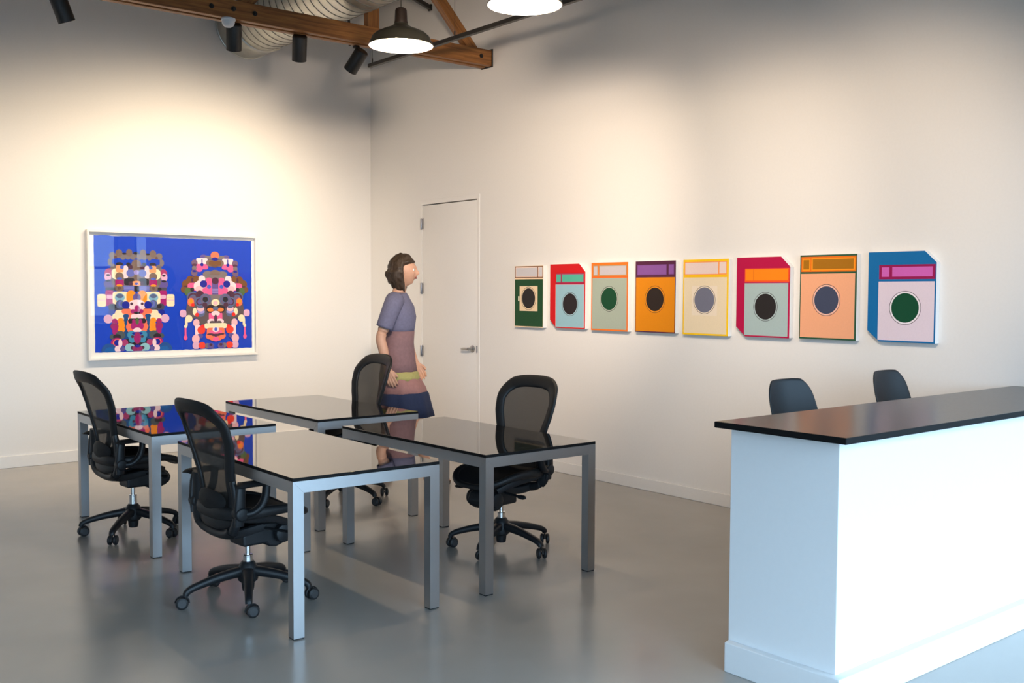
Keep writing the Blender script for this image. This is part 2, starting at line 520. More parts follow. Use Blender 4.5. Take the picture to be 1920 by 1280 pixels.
# ------------------------------------------------------------------ glass topped desks
TW, TD, TH, LW, GT = 0.792, 1.449, 0.74, 0.054, 0.016
FZ = TH - GT
def make_desk():
    root = empty('glass_topped_desk')
    g = .0004
    for sx in (0, 1):
        for sy in (0, 1):
            bm = bmesh.new()
            cx, cy = (g if sx == 0 else TW - g), (g if sy == 0 else TD - g)
            dx, dy = (1 if sx == 0 else -1), (1 if sy == 0 else -1)
            def p(a, bq, z):
                return Vector((cx + dx * a, cy + dy * bq, z))
            w_ = LW - g
            lo = [p(0, 0, .006), p(w_, 0, .006), p(w_, w_, .006), p(0, w_, .006)]
            hi = [p(0, 0, FZ), p(w_, 0, FZ - w_), p(w_, w_, FZ - w_), p(0, w_, FZ - w_)]
            v = [bm.verts.new(q) for q in lo + hi]
            for f in ((0, 1, 2, 3), (0, 1, 5, 4), (1, 2, 6, 5), (2, 3, 7, 6), (3, 0, 4, 7), (4, 5, 6), (4, 6, 7)):
                bm.faces.new([v[i] for i in f])
            lg = obj('leg', bm, M['steel_z'], root, smooth=False)
            bm = bmesh.new()
            xa, xb = sorted((cx + dx * .002, cx + dx * (LW - .002)))
            ya, yb = sorted((cy + dy * .002, cy + dy * (LW - .002)))
            box(bm, xa, xb, ya, yb, 0.0, .007)
            obj('foot_pad', bm, M['rubber'], lg, smooth=False)
    # mitred rails
    def rail(length, place, material):
        bm = bmesh.new()
        e = .0008
        h = LW
        def end(t0, d):
            return [place(t0 + d * e, 0, FZ), place(t0 + d * (h + e), h, FZ), place(t0 + d * (h + e), h, FZ - h), place(t0 + d * (h + e), 0, FZ - h)]
        a = [bm.verts.new(q) for q in end(0, 1)]
        bq = [bm.verts.new(q) for q in end(length, -1)]
        for i in range(4):
            j = (i + 1) % 4
            bm.faces.new((a[i], a[j], bq[j], bq[i]))
        for r_ in (a, bq):
            bm.faces.new((r_[0], r_[1], r_[2])); bm.faces.new((r_[0], r_[2], r_[3]))
        obj('rail', bm, material, root, smooth=False)
    rail(TW, lambda t_, d, z: Vector((t_, d, z)), M['steel_x'])
    rail(TW, lambda t_, d, z: Vector((t_, TD - d, z)), M['steel_x'])
    rail(TD, lambda t_, d, z: Vector((d, t_, z)), M['steel_y'])
    rail(TD, lambda t_, d, z: Vector((TW - d, t_, z)), M['steel_y'])
    tp = boxobj('desk_top', (0, TW, 0, TD, FZ + .0005, TH), M['black_glass'], root)
    bevel_mod(tp, .0015)
    dark_sides(tp)
    tp['label'] = 'mirror-black glass top'
    return root
desk0 = make_desk()
desks = [(-3.849, -5.657, -.020, 'black glass desk with steel legs closest to the camera, black chair on its long side'),
         (-2.760, -5.665, .010, 'black glass desk with steel legs standing nearest the white reception counter'),
         (-3.840, -3.856, -.001, 'black glass desk below the framed blue print, its top mirroring the print'),
         (-2.748, -3.853, .004, 'black glass desk standing in front of the walking person, nearest the white door')]
for i, (x, y, a, lab) in enumerate(desks):
    d = desk0 if i == 0 else copy_thing(desk0)
    d.location = (x, y, 0)
    d.rotation_euler = (0, 0, a)
    tag(d, lab, 'desk', 'black glass desks')

# ------------------------------------------------------------------ mesh office chairs (local +X is forward)
def interp(tab, z):
    if z <= tab[0][0]:
        return tab[0][1]
    for (a, va), (bq, vb) in zip(tab, tab[1:]):
        if z <= bq:
            t_ = (z - a) / (bq - a)
            t_ = t_ * t_ * (3 - 2 * t_) * .35 + t_ * .65
            return va + (vb - va) * t_
    return tab[-1][1]
XB = [(.40, .195), (.50, .187), (.58, .184), (.66, .198), (.74, .218), (.82, .240), (.90, .266), (1.0, .305), (1.06, .332)]
def back_pt(s, z, off=0.0):
    wrap = .050 * (s / .25) ** 2 * (1.0 if z < .95 else max(.35, 1 - (z - .95) * 4))
    return Vector((-interp(XB, z) + wrap - off, s, z))

def make_chair():
    root = empty('office_chair')
    # backrest frame: a flattened band swept round the outline
    half = [(0, 1.060), (.09, 1.057), (.165, 1.040), (.216, .998), (.241, .940), (.244, .880), (.234, .81), (.213, .74), (.193, .675),
            (.186, .61), (.192, .55), (.198, .49), (.178, .435), (.10, .405), (0, .40)]
    loop = half + [(-s, z) for s, z in reversed(half[1:-1])]
    pts2 = catmull([(s, z, 0) for s, z in loop], 5, True)
    n = len(pts2)
    path, ups, sizes, inner = [], [], [], []
    for i, p in enumerate(pts2):
        a, c_ = pts2[(i - 1) % n], pts2[(i + 1) % n]
        tg = (c_ - a).normalized()
        inn = Vector((tg.y, -tg.x, 0))
        if inn.dot(Vector((0, .72, 0)) - p) < 0:
            inn = -inn
        wd = .060 if p.y < .9 else .060 + .024 * min(1, (p.y - .9) / .13)
        if p.y < .60:
            wd = .060 + .014 * min(1, (.60 - p.y) / .15)
        q = p + inn * (wd * .5)
        path.append(back_pt(q.x, q.y))
        e = .004
        du = back_pt(q.x + e, q.y) - back_pt(q.x - e, q.y)
        dv = back_pt(q.x, q.y + e) - back_pt(q.x, q.y - e)
        ups.append(du.cross(dv).normalized())
        sizes.append((wd * .5, .0125))
        r = p + inn * (wd * .8)
        inner.append(r)
    bm = bmesh.new()
    sweep(bm, path, sizes, ups, 12, True, .8)
    bf = obj('backrest_frame', bm, M['chair_frame'], root, angle=60)
    # woven back
    bm = bmesh.new()
    c0 = Vector((0, .74, 0))
    rings = []
    for k in range(1, 8):
        t_ = k / 7
        rings.append([back_pt((c0 + (q - c0) * t_).x, (c0 + (q - c0) * t_).y, -.001) for q in inner])
    vr = ngrid(bm, rings, True)
    cv = bm.verts.new(back_pt(0, .74, -.001))
    for i in range(n):
        bm.faces.new((cv, vr[0][i], vr[0][(i + 1) % n]))
    wb = obj('woven_back', bm, M['mesh'], root)
    wb['label'] = 'see-through woven mesh'
    # lumbar pad behind the mesh
    bm = bmesh.new()
    rings = []
    for k in range(0, 7):
        th = PI * k / 6
        rad, off = math.sin(th), math.cos(th)
        rings.append([back_pt(.145 * rad * math.cos(2 * PI * j / 20) + 1e-4, .545 + .055 * rad * math.sin(2 * PI * j / 20), .024 + .016 * off) for j in range(20)])
    ngrid(bm, rings, True, True, True)
    obj('lumbar_pad', bm, M['chair_pad'], root)
    # seat: frame band and woven pan
    def seat_pt(x, y):
        z = .485 + .022 * (abs(y) / .24) ** 2
        if x > .08:
            z -= .055 * ((x - .08) / .2) ** 2
        if x < -.12:
            z += .02 * ((-.12 - x) / .1) ** 2
        return Vector((x, y, z))
    N_ = 64
    so = []
    for i in range(N_):
        th = 2 * PI * i / N_
        cc, ss = math.cos(th), math.sin(th)
        x = math.copysign(abs(cc) ** .62, cc) * .245 + .035
        y = math.copysign(abs(ss) ** .62, ss) * (.248 - .020 * (x > 0) * (x / .28))
        so.append((x, y))
    path = [seat_pt(x * .95, y * .93) - Vector((0, 0, .012)) for x, y in so]
    sz = []
    for x, y in so:
        f = max(0, min(1, (x + .2) / .48))
        sz.append((.022, .034 - .018 * f))
    bm = bmesh.new()
    sweep(bm, path, sz, (0, 0, 1), 10, True, .75)
    obj('seat_frame', bm, M['chair_frame'], root, angle=60)
    bm = bmesh.new()
    rings = [[seat_pt((x - .03) * .93 * k / 6 + .03, y * .90 * k / 6) - Vector((0, 0, .010 * (1 - (k / 6) ** 2))) for x, y in so] for k in range(1, 7)]
    vr = ngrid(bm, rings, True)
    cv = bm.verts.new(seat_pt(.03, 0) - Vector((0, 0, .010)))
    for i in range(N_):
        bm.faces.new((cv, vr[0][i], vr[0][(i + 1) % N_]))
    obj('seat', bm, M['chair_pad'], root)
    # yoke: U shaped carrier below the back
    yk = [(-.180, .186, .655), (-.172, .198, .58), (-.168, .205, .49), (-.172, .190, .425), (-.170, .14, .388), (-.168, .07, .374), (-.168, 0, .372)]
    yk = catmull(yk + [(x, -y, z) for x, y, z in reversed(yk[:-1])], 5)
    bm = bmesh.new()
    kn = len(yk)
    sweep(bm, yk, [(.014 + .010 * math.sin(PI * i / (kn - 1)) ** .5, .030) for i in range(kn)],
          [Vector((-.3, math.copysign(1, p.y) if abs(p.y) > .1 else p.y * 10, 0)).normalized() if p.z > .40 else Vector((-1, 0, .5)).normalized() for p in yk], 10, False, .8)
    for s in (-1, 1):                                  # links forward to the tilt box
        pth = catmull([(-.172, s * .10, .378), (-.11, s * .085, .366), (-.04, s * .07, .366), (.05, s * .065, .375)], 4)
        sweep(bm, pth, (.014, .024), (0, 0, 1), 8, False, .8)
        pth = catmull([(-.15, s * .205, .47), (-.06, s * .185, .452), (.06, s * .15, .430), (.16, s * .11, .392)], 4)
        sweep(bm, pth, (.012, .020), (0, 0, 1), 8, False, .8)
    obj('back_yoke', bm, M['chair_plastic'], root, angle=50)
    # tilt box
    bm = bmesh.new()
    prof = [(-.062, .288), (.066, .288), (.085, .268), (.125, .262), (.165, .275), (.215, .30), (.228, .335), (.205, .375), (.16, .398), (.06, .395), (-.02, .375), (-.066, .345)]
    prism(bm, prof, 'y', -.075, .075)
    tb = obj('tilt_box', bm, M['chair_plastic'], root, smooth=False)
    bevel_mod(tb, .012, 3)
    for s in (-1, 1):
        bm = bmesh.new()
        cyl(bm, (.15, s * .075, .335), (.15, s * .115, .335), .048, 20, bev=.01)
        obj('tension_knob', bm, M['chair_plastic'], root)
        bm = bmesh.new()
        cyl(bm, (.06, s * .07, .37), (.10, s * .235, .372), .007, 8)
        sweep(bm, [(.10, s * .225, .372), (.103, s * .245, .372), (.108, s * .275, .371), (.11, s * .29, .370)], [(.012, .008), (.022, .012), (.020, .012), (.008, .006)], (0, 0, 1), 10)
        obj('lever', bm, M['chair_plastic'], root)
    # arms
    for s in (-1, 1):
        bm = bmesh.new()
        pth = catmull([(-.172, s * .203, .525), (-.150, s * .228, .500), (-.110, s * .252, .503), (-.070, s * .266, .535), (-.048, s * .270, .585), (-.042, s * .270, .640)], 5)
        kk = len(pth)
        sweep(bm, pth, [(.017, .028 - .006 * i / (kk - 1)) for i in range(kk)], (0, s * 1.0, .05), 10, False, .8)
        cyl(bm, (-.165, s * .20, .50), (-.165, s * .262, .50), .034, 16, bev=.008)
        sweep(bm, [(-.160, s * .240, .655), (-.168, s * .243, .60), (-.172, s * .240, .52), (-.170, s * .232, .44)], [(.012, .020), (.015, .024), (.016, .028), (.012, .024)], (1, 0, 0), 10, False, .7)
        ar = obj('armrest', bm, M['chair_plastic'], root, angle=50)
        bm = bmesh.new()
        pth = catmull([(-.185, s * .268, .640), (-.170, s * .270, .646), (-.06, s * .272, .648), (.06, s * .270, .645), (.095, s * .268, .636)], 4)
        kk = len(pth)
        sweep(bm, pth, [((.020 if i in (0, kk - 1) else .038), (.008 if i in (0, kk - 1) else .014)) for i in range(kk)], (0, 0, 1), 12, False, .8)
        obj('arm_pad', bm, M['chair_pad'], ar, angle=50)
    # gas lift
    bm = bmesh.new()
    cyl(bm, (0, 0, .205), (0, 0, .30), .0135, 20)
    gl_ = obj('gas_lift', bm, M['chrome'], root)
    bm = bmesh.new()
    lathe(bm, [(.0, .165), (.024, .165), (.024, .222), (.0255, .224), (.0255, .230), (.022, .233), (.0, .233)], 24)
    obj('lift_sleeve', bm, M['chrome'], gl_)
    # five-star base
    bm = bmesh.new()
    lathe(bm, [(0, .045), (.028, .045), (.031, .06), (.033, .085), (.050, .10), (.055, .13), (.050, .165), (.036, .190), (.030, .197), (.0, .197)], 28)
    obj('base_hub', bm, M['chair_plastic'], root)
    for k in range(5):
        a = 2 * PI * k / 5
        bm = bmesh.new()
        pth = [(.03, 0, .147), (.10, 0, .139), (.18, 0, .125), (.255, 0, .106), (.293, 0, .093), (.312, 0, .080), (.318, 0, .066)]
        sz = [(.030, .026), (.027, .024), (.023, .021), (.020, .018), (.019, .017), (.018, .016), (.017, .014)]
        pth = catmull(pth, 3)
        sz2 = []
        for i in range(len(pth)):
            f = i / 3
            j = min(int(f), 5)
            f -= j
            sz2.append((sz[j][0] * (1 - f) + sz[j + 1][0] * f, sz[j][1] * (1 - f) + sz[j + 1][1] * f))
        sweep(bm, pth, sz2, (0, 0, 1), 12, False, .7)
        lg = obj('base_leg', bm, M['chair_plastic'], root, angle=50)
        lg.rotation_euler = (0, 0, a)
    for k in range(5):
        a = 2 * PI * k / 5
        bm = bmesh.new()
        cyl(bm, (0, 0, .045), (0, 0, .075), .007, 10)
        # hood over the wheels, trailing behind the stem
        hood = [Vector((-.016 + .034 * math.cos(t_), 0, .031 + .034 * math.sin(t_))) for t_ in [PI * (-.02 + 1.0 * i / 9) for i in range(10)]]
        sweep(bm, hood, (.006, .0035), [Vector((math.cos(PI * i / 9), 0, math.sin(PI * i / 9))) for i in range(10)], 8)
        cyl(bm, (-.016, -.024, .031), (-.016, .024, .031), .006, 10)
        cs = obj('caster', bm, M['rubber'], root)
        for s in (-1, 1):
            bm = bmesh.new()
            pr = [(.0, -.011), (.020, -.011), (.026, -.0095), (.030, -.006), (.031, 0), (.030, .006), (.026, .0095), (.020, .011), (.0, .011)]
            lathe(bm, pr, 24, matrix=axis_matrix((-.016, s * .0175, .0312), (0, 1, 0)))
            wh = obj('wheel', bm, M['rubber'], cs)
            bm = bmesh.new()
            lathe(bm, [(0, 0), (.0195, 0), (.021, -.0012), (.0, -.0012)], 20, matrix=axis_matrix((-.016, s * .0295, .0312), (0, s, 0)))
            obj('wheel_cap', bm, M['caster_disc'], cs)
    return root

chair0 = make_chair()
LOW = ('base_hub', 'base_leg', 'caster')
chairs = [  # x, y, facing, base turn, lift, label
    (-3.735, -4.93, math.radians(4), math.radians(30), .0, 'black mesh office chair closest to the camera, seen from behind'),
    (-3.715, -3.152, math.radians(3), math.radians(12), .025, 'black mesh office chair below the framed blue print, seen from behind'),
    (-2.085, -3.06, math.radians(181), math.radians(66), .045, 'black mesh office chair beside the walking person, back to the white door'),
    (-2.08, -4.945, math.radians(189), math.radians(63.5), .0, 'black mesh office chair whose back stands before the bare wall left of the counter')]
random.seed(11)
for i, (x, y, fa, bt, lift, lab) in enumerate(chairs):
    c = chair0 if i == 0 else copy_thing(chair0)
    c.location = (x, y, 0)
    c.rotation_euler = (0, 0, fa)
    kl = kc = 0
    for ch in sorted(c.children, key=lambda q: q.name):
        base = ch.name.split('.')[0]
        if base == 'base_leg':
            ch.rotation_euler = (0, 0, bt - fa + 2 * PI * kl / 5)
            kl += 1
        elif base == 'caster':
            a = bt - fa + 2 * PI * kc / 5
            kc += 1
            ch.location = (.318 * math.cos(a), .318 * math.sin(a), 0)
            ch.rotation_euler = (0, 0, random.uniform(0, 2 * PI))
        elif base not in LOW and base != 'armrest':
            ch.location = (0, 0, lift)
    tag(c, lab, 'chair', 'black mesh office chairs')

# ------------------------------------------------------------------ moulded counter stools (local +Y backwards)
def make_stool():
    root = empty('counter_stool')
    bm = bmesh.new()
    rows = 22
    cols = 18
    def shell(u, v):
        # v: 0 front edge of the seat .. 1 top of the back ; u: -1..1 across
        if v < .45:
            t_ = v / .45
            y = -.40 + .36 * t_
            z = .735 - .02 * math.sin(PI * t_)
            hw = .175 + .03 * math.sin(PI * t_ * .5)
            up = .03 * u * u * t_
            fw = 0.0
        else:
            t_ = (v - .45) / .55
            y = -.04 + .055 * math.sin(t_ * PI * .5) + .035 * t_
            z = .735 + .40 * t_ ** 1.15
            hw = .205 - .022 * t_ ** 1.5
            up = .03 * u * u * (1 - t_) ** 2
            fw = -.085 * u * u * (1 - .55 * t_)
        return Vector((u * hw, y + fw, z + up))
    def rim(u, v):
        # rounded top corners and front corners
        vv = v
        if v > .80:
            d = (v - .80) / .20
            u = u * (math.sqrt(max(0, 1 - d ** 3.0)) * .30 + .70)
            vv = v - .02 * abs(u) ** 4 * d
        if v < .12:
            d = (.12 - v) / .12
            u = u * (1 - .3 * d * d)
        return shell(u, vv)
    P = [[rim(-1 + 2 * j / cols, i / rows) for j in range(cols + 1)] for i in range(rows + 1)]
    ngrid(bm, P, False)
    sh = obj('shell', bm, M['stool'], root)
    md = sh.modifiers.new('thickness', 'SOLIDIFY'); md.thickness = .009; md.offset = 0
    md = sh.modifiers.new('smooth', 'SUBSURF'); md.levels = 1; md.render_levels = 1
    for sx in (-1, 1):
        for y0, y1 in ((-.34, -.40), (-.06, .02)):
            bm = bmesh.new()
            cyl(bm, (sx * .13, y0, .724), (sx * .20, y1, 0.0), .013, 12, r1=.010)
            obj('leg', bm, M['black_metal'], root)
    bm = bmesh.new()
    ring = [(-.178, -.381, .24), (.178, -.381, .24), (.178, -.005, .24), (-.178, -.005, .24)]
    for a, bq in zip(ring, ring[1:] + ring[:1]):
        cyl(bm, a, bq, .008, 10)
    obj('footrest', bm, M['black_metal'], root)
    bm = bmesh.new()
    box(bm, -.14, .14, -.35, -.05, .713, .724, bevel=.003)
    obj('seat_plate', bm, M['black_metal'], root)
    return root
st0 = make_stool()
st1 = copy_thing(st0)
for o, loc, rz, lab in ((st0, (-1.49, -6.62, 0), -.02, 'black moulded counter stool behind the free end of the white counter'),
                        (st1, (-.50, -6.60, 0), .03, 'black moulded counter stool behind the counter, below the blue washing-machine canvas')):
    o.location = loc
    o.rotation_euler = (0, 0, rz)
    tag(o, lab, 'stool', 'counter stools')

# ------------------------------------------------------------------ roof truss
BZ0, BZ1, BYN, BYF = 3.700, 3.845, -2.19, -2.033
truss = tag(empty('roof_truss', (0, (BYN + BYF) / 2, BZ0)), 'brown timber roof truss with double bottom chord below the ceiling', 'truss')
yc = (BYN + BYF) / 2
def tpart(name, dims, material, bev=.004):
    x0, x1, y0, y1, z0, z1 = dims
    o = boxobj(name, (x0, x1, y0 - yc, y1 - yc, z0 - BZ0, z1 - BZ0), material, truss)
    bevel_mod(o, bev)
    return o
tpart('chord_plank', (-9.5, -.012, BYN, -2.132, BZ0, BZ1), M['wood_x'])
tpart('chord_plank', (-9.5, -.012, -2.092, BYF, BZ0, BZ1), M['wood_x'])
tpart('chord_filler', (-9.5, -.03, -2.132, -2.092, BZ0 + .03, BZ1 - .01), M['wood_x'])
tpart('wall_bracket', (-.012, -.001, BYN - .008, BYF + .008, BZ0 - .008, BZ1 + .012), M['bolt'], .001)
tpart('post', (-1.325, -1.215, -2.150, -2.074, BZ1 - .02, CEIL), M['wood_z'])
def brace(name, p0, p1, wd, y0, y1):
    p0, p1 = Vector(p0), Vector(p1)
    L_ = (p1 - p0).length
    a = math.atan2(p1.y - p0.y, p1.x - p0.x)
    bm = bmesh.new()
    box(bm, 0, L_, y0 - yc, y1 - yc, -wd / 2, wd / 2)
    o = obj(name, bm, M['wood_x'], truss, smooth=False)
    o.location = (p0.x, 0, p0.y - BZ0)
    o.rotation_euler = (0, -a, 0)
    bevel_mod(o, .004)
    return o
brace('diagonal', (-.16, 3.80), (-1.27, 4.98), .098, -2.150, -2.074)
brace('diagonal', (-2.50, 3.80), (-1.33, 5.0), .105, -2.150, -2.074)
brace('diagonal', (-2.60, 3.80), (-3.7, 4.95), .105, -2.150, -2.074)
for bx, bz in ((-2.745, 3.766), (-2.566, 3.776), (-2.388, 3.770), (-.135, 3.775)):
    bm = bmesh.new()
    cyl(bm, (bx, BYN - yc + .002, bz - BZ0), (bx, BYN - yc - .006, bz - BZ0), .019, 16)
    cyl(bm, (bx, BYN - yc - .006, bz - BZ0), (bx, BYN - yc - .016, bz - BZ0), .011, 6)
    obj('bolt', bm, M['bolt'], truss)

# ------------------------------------------------------------------ spiral duct running into the left wall
DX, DZc, DR = -1.463, 4.245, .312
duct = tag(empty('ventilation_duct', (DX, 0, DZc)), 'round galvanised spiral duct entering the wall above the timber truss', 'duct')
bm = bmesh.new()
lathe(bm, [(DR - .012, .02), (DR - .012, 9.5)], 56, matrix=axis_matrix((0, 0, 0), (0, -1, 0)))
obj('spiral_tube', bm, M['galv'], duct)
bm = bmesh.new()
turns, pitch = 84, .112
pth = [Vector(((DR - .010) * math.cos(2 * PI * i / 40), -.42 - pitch * i / 40, (DR - .010) * math.sin(2 * PI * i / 40))) for i in range(turns * 40)]
sweep(bm, pth, (.004, .004), [Vector((p.x, 0, p.z)).normalized() for p in pth], 5)
obj('spiral_seam', bm, M['seam'], duct)
bm = bmesh.new()
lathe(bm, [(DR - .012, .0), (DR + .004, .0), (DR + .004, .012), (DR - .004, .016), (DR - .004, .34), (DR + .003, .345), (DR + .003, .385), (DR - .012, .39)], 56, matrix=axis_matrix((0, 0, 0), (0, -1, 0)))
obj('wall_collar', bm, M['galv'], duct)
bm = bmesh.new()
a = math.radians(-28)
mt = Matrix.Translation(Vector((DR * math.cos(a), -.365, DR * math.sin(a)))) @ Matrix.Rotation(-a, 4, 'Y')
box(bm, -.01, .045, -.028, .028, -.03, .03, bevel=.006, matrix=mt)
cyl(bm, mt @ Vector((.025, -.03, 0)), mt @ Vector((.025, -.05, 0)), .008, 8)
obj('band_clamp', bm, M['seam'], duct)

# ------------------------------------------------------------------ pendants
def make_pendant():
    root = empty('pendant_lamp')
    bm = bmesh.new()
    R = .207
    outer = [(R, 0), (R + .004, .003), (R + .001, .010), (R - .010, .030), (R - .022, .058), (.160, .080), (.118, .100), (.075, .117), (.050, .132), (.042, .146)]
    lathe(bm, outer, 48)
    sh = obj('shade', bm, M['lamp_enamel'], root)
    bm = bmesh.new()
    inn = [(R - .001, .0005), (R - .013, .030), (R - .026, .056), (.156, .076), (.115, .095), (.072, .112), (.046, .126), (.0, .128)]
    lathe(bm, inn, 48)
    o = obj('shade_lining', bm, M['lamp_inside'], sh)
    o['label'] = 'white enamel inside of the shade'
    bm = bmesh.new()
    lathe(bm, [(.044, .138), (.044, .15), (.041, .16), (.038, .225), (.034, .236), (.022, .243), (.012, .247), (0, .247)], 28)
    obj('lamp_holder', bm, M['lamp_neck'], root)
    bm = bmesh.new()
    lathe(bm, [(0, .018), (.018, .020), (.032, .030), (.038, .048), (.034, .066), (.022, .090), (.016, .118)], 24)
    obj('bulb', bm, M['bulb'], root)
    bm = bmesh.new()
    cyl(bm, (0, 0, .245), (0, 0, CEIL - 3.19), .0035, 8)
    obj('cord', bm, M['black_metal'], root)
    return root
pd0 = make_pendant()
pd1 = copy_thing(pd0)
for o, loc, lab in ((pd0, (-2.31, -4.178, 3.165), 'dark enamel pendant lamp hanging in front of the timber truss, lit'),
                    (pd1, (-2.296, -5.406, 3.165), 'lit pendant lamp cut off by the upper edge of the photograph')):
    o.location = loc
    tag(o, lab, 'lamp', 'dark enamel pendant lamps')
    l = bpy.data.lights.new('pendant_light', 'POINT')
    l.energy = PENDANT_W
    l.color = WARM
    l.shadow_soft_size = .03
    lo = bpy.data.objects.new('pendant_light', l)
    COL.objects.link(lo)
    lo.location = (loc[0], loc[1], loc[2] + .012)

# ------------------------------------------------------------------ light track parallel to the right wall
tz, tx = 3.585, -1.122
trk = tag(empty('light_track', (tx, -1.83, tz)), 'thin dark lighting track hung on wires along the wall of canvases', 'track')
o = boxobj('rail', (-.018, .018, -6.2, 0, 0, .034), M['track'], trk)
bevel_mod(o, .003)
for yy in (-.05, -1.30, -2.75, -4.2, -5.65):
    bm = bmesh.new()
    cyl(bm, (0, yy, .034), (0, yy, .075), .006, 8)
    cyl(bm, (0, yy, .07), (0, yy, CEIL - tz), .0016, 6)
    obj('hanging_wire', bm, M['black_metal'], trk)
# steel tie bar above the truss
bar = tag(empty('tie_bar', (-.24, -1.5, 4.345)), 'short dark steel bar sloping down beside the pendant cord, above the truss', 'bar')
bm = bmesh.new()
box(bm, -1.0, .0, -.02, .02, -.02, .02, bevel=.003)
o = obj('bar', bm, M['track'], bar)
o.rotation_euler = (0, math.radians(18), 0)
boxobj('end_plate', (-.006, .012, -.026, .026, -.03, .03), M['track'], bar, .002)
bm = bmesh.new()
cyl(bm, (-.9, 0, .29), (-.9, 0, CEIL - 4.345), .006, 8)
obj('hanger', bm, M['track'], bar)

# ------------------------------------------------------------------ cylinder spotlights below the truss
def spot(x, y, z, tilt_dir, tilt, lab, target, power, stem_top=BZ0):
    root = tag(empty('track_spotlight', (x, y, z)), lab, 'spotlight', 'black cylinder spotlights')
    d = Vector((math.sin(tilt) * tilt_dir[0], math.sin(tilt) * tilt_dir[1], -math.cos(tilt)))
    mt = axis_matrix((0, 0, 0), d)
    bm = bmesh.new()
    lathe(bm, [(.0, -.105), (.050, -.105), (.058, -.098), (.060, -.09), (.060, .105), (.055, .107), (.053, .10), (.051, .06), (.0, .058)], 28, matrix=mt)
    obj('can', bm, M['black_metal'], root)
    bm = bmesh.new()
    lathe(bm, [(0, .064), (.049, .064), (.049, .061), (0, .061)], 24, matrix=mt)
    obj('lens', bm, M['lens'], root)
    bm = bmesh.new()
    cyl(bm, mt @ Vector((0, 0, -.09)), (0, 0, max(.10, stem_top - z)), .010, 10)
    box(bm, -.025, .025, -.018, .018, stem_top - z - .022, stem_top - z - .0005, bevel=.003)
    obj('stem', bm, M['black_metal'], root)
    l = bpy.data.lights.new('spot_beam', 'SPOT')
    l.energy = power
    l.color = WARM
    l.spot_size = math.radians(116)
    l.spot_blend = 1.0
    l.shadow_soft_size = .045
    lo = bpy.data.objects.new('spot_beam', l)
    COL.objects.link(lo)
    p = Vector((x, y, z)) + d * .12
    lo.location = p
    lo.rotation_euler = (Vector(target) - p).to_track_quat('-Z', 'Y').to_euler()
    return root
YS = -2.045
spot(-3.80, YS, 3.60, (.95, .3), .42, 'black cylinder spotlight under the truss, alone far from the other three', (-3.1, 0, 1.65), SPOT_W)
spot(-2.50, YS, 3.60, (.4, .92), .5, 'black cylinder spotlight under the truss beside the white dome sensor', (-2.4, 0, 1.65), SPOT_W)
spot(-1.925, YS, 3.60, (.4, .92), .5, 'black cylinder spotlight under the truss, second from the pendant lamp', (-1.9, 0, 1.6), SPOT_W)
spot(-1.385, YS, 3.575, (-.3, .95), .75, 'black cylinder spotlight strongly tilted, under the truss next to the pendant lamp', (-2.2, 0, 1.7), SPOT_W)
spot(-5.30, YS, 3.60, (.2, .98), .5, 'black cylinder spotlight under the truss, beyond the edge of the photograph', (-5.0, 0, 1.7), SPOT_W * .65)
spot(-6.90, YS, 3.60, (.2, .98), .5, 'outermost black cylinder spotlight under the truss, far beyond the edge of the photograph', (-6.8, 0, 1.7), SPOT_W * .65)
# thin cable that drops behind the chord above the tilted spotlight
bm = bmesh.new()
cyl(bm, (-1.415, -1.99, 3.705), (-1.425, -1.99, 3.925), .011, 10)
tag(obj('power_cable', bm, M['black_metal']), 'short black cable hanging behind the timber chord above the tilted spotlight', 'cable')
# dome sensor under the chord
sn = tag(empty('motion_sensor', (-2.60, -2.168, BZ0)), 'small white dome sensor on the underside of the timber truss', 'sensor')
bm = bmesh.new()
lathe(bm, [(0, 0), (.054, 0), (.056, -.012), (.053, -.018), (0, -.018)], 28)
obj('base_ring', bm, M['sensor'], sn)
bm = bmesh.new()
lathe(bm, [(.050, -.017), (.049, -.035), (.040, -.055), (.022, -.067), (0, -.070)], 28)
obj('dome', bm, M['sensor'], sn)
# wall washers on long stems from the ceiling, just above the picture's upper edge
for k, (wx, yy, wz, tgt, pw_, ang) in enumerate(((-3.2, -6.1, 3.08, (0.0, -2.0, 2.05), 1.05, 64), (-3.2, -6.9, 3.08, (0.0, -4.3, 1.9), .36, 62), (-3.1, -7.7, 3.08, (0.0, -6.0, 1.9), .48, 60))):
    d = (Vector(tgt) - Vector((wx, yy, wz))).normalized()
    root = empty('ceiling_spotlight', (wx, yy, wz))
    tag(root, ('wall washing spotlight above the upper edge, nearest the truss', 'middle of the three wall washing spotlights above the upper edge', 'wall washing spotlight above the upper edge, nearest the camera')[k], 'spotlight', 'wall washing spotlights')
    mt = axis_matrix((0, 0, 0), d)
    bm = bmesh.new()
    lathe(bm, [(.0, -.09), (.045, -.09), (.05, -.08), (.05, .09), (.045, .09), (.043, .06), (.0, .058)], 20, matrix=mt)
    obj('can', bm, M['black_metal'], root)
    bm = bmesh.new()
    cyl(bm, mt @ Vector((0, 0, -.07)), (0, 0, CEIL - wz), .009, 8)
    obj('stem', bm, M['black_metal'], root)
    l = bpy.data.lights.new('wall_washer', 'SPOT')
    l.energy = WASH_W * pw_
    l.color = WARM_WASH
    l.spot_size = math.radians(ang)
    l.spot_blend = 0.9
    l.shadow_soft_size = .09
    lo = bpy.data.objects.new('wall_washer', l)
    COL.objects.link(lo)
    lo.location = root.location + d * .11
    lo.rotation_euler = d.to_track_quat('-Z', 'Y').to_euler()

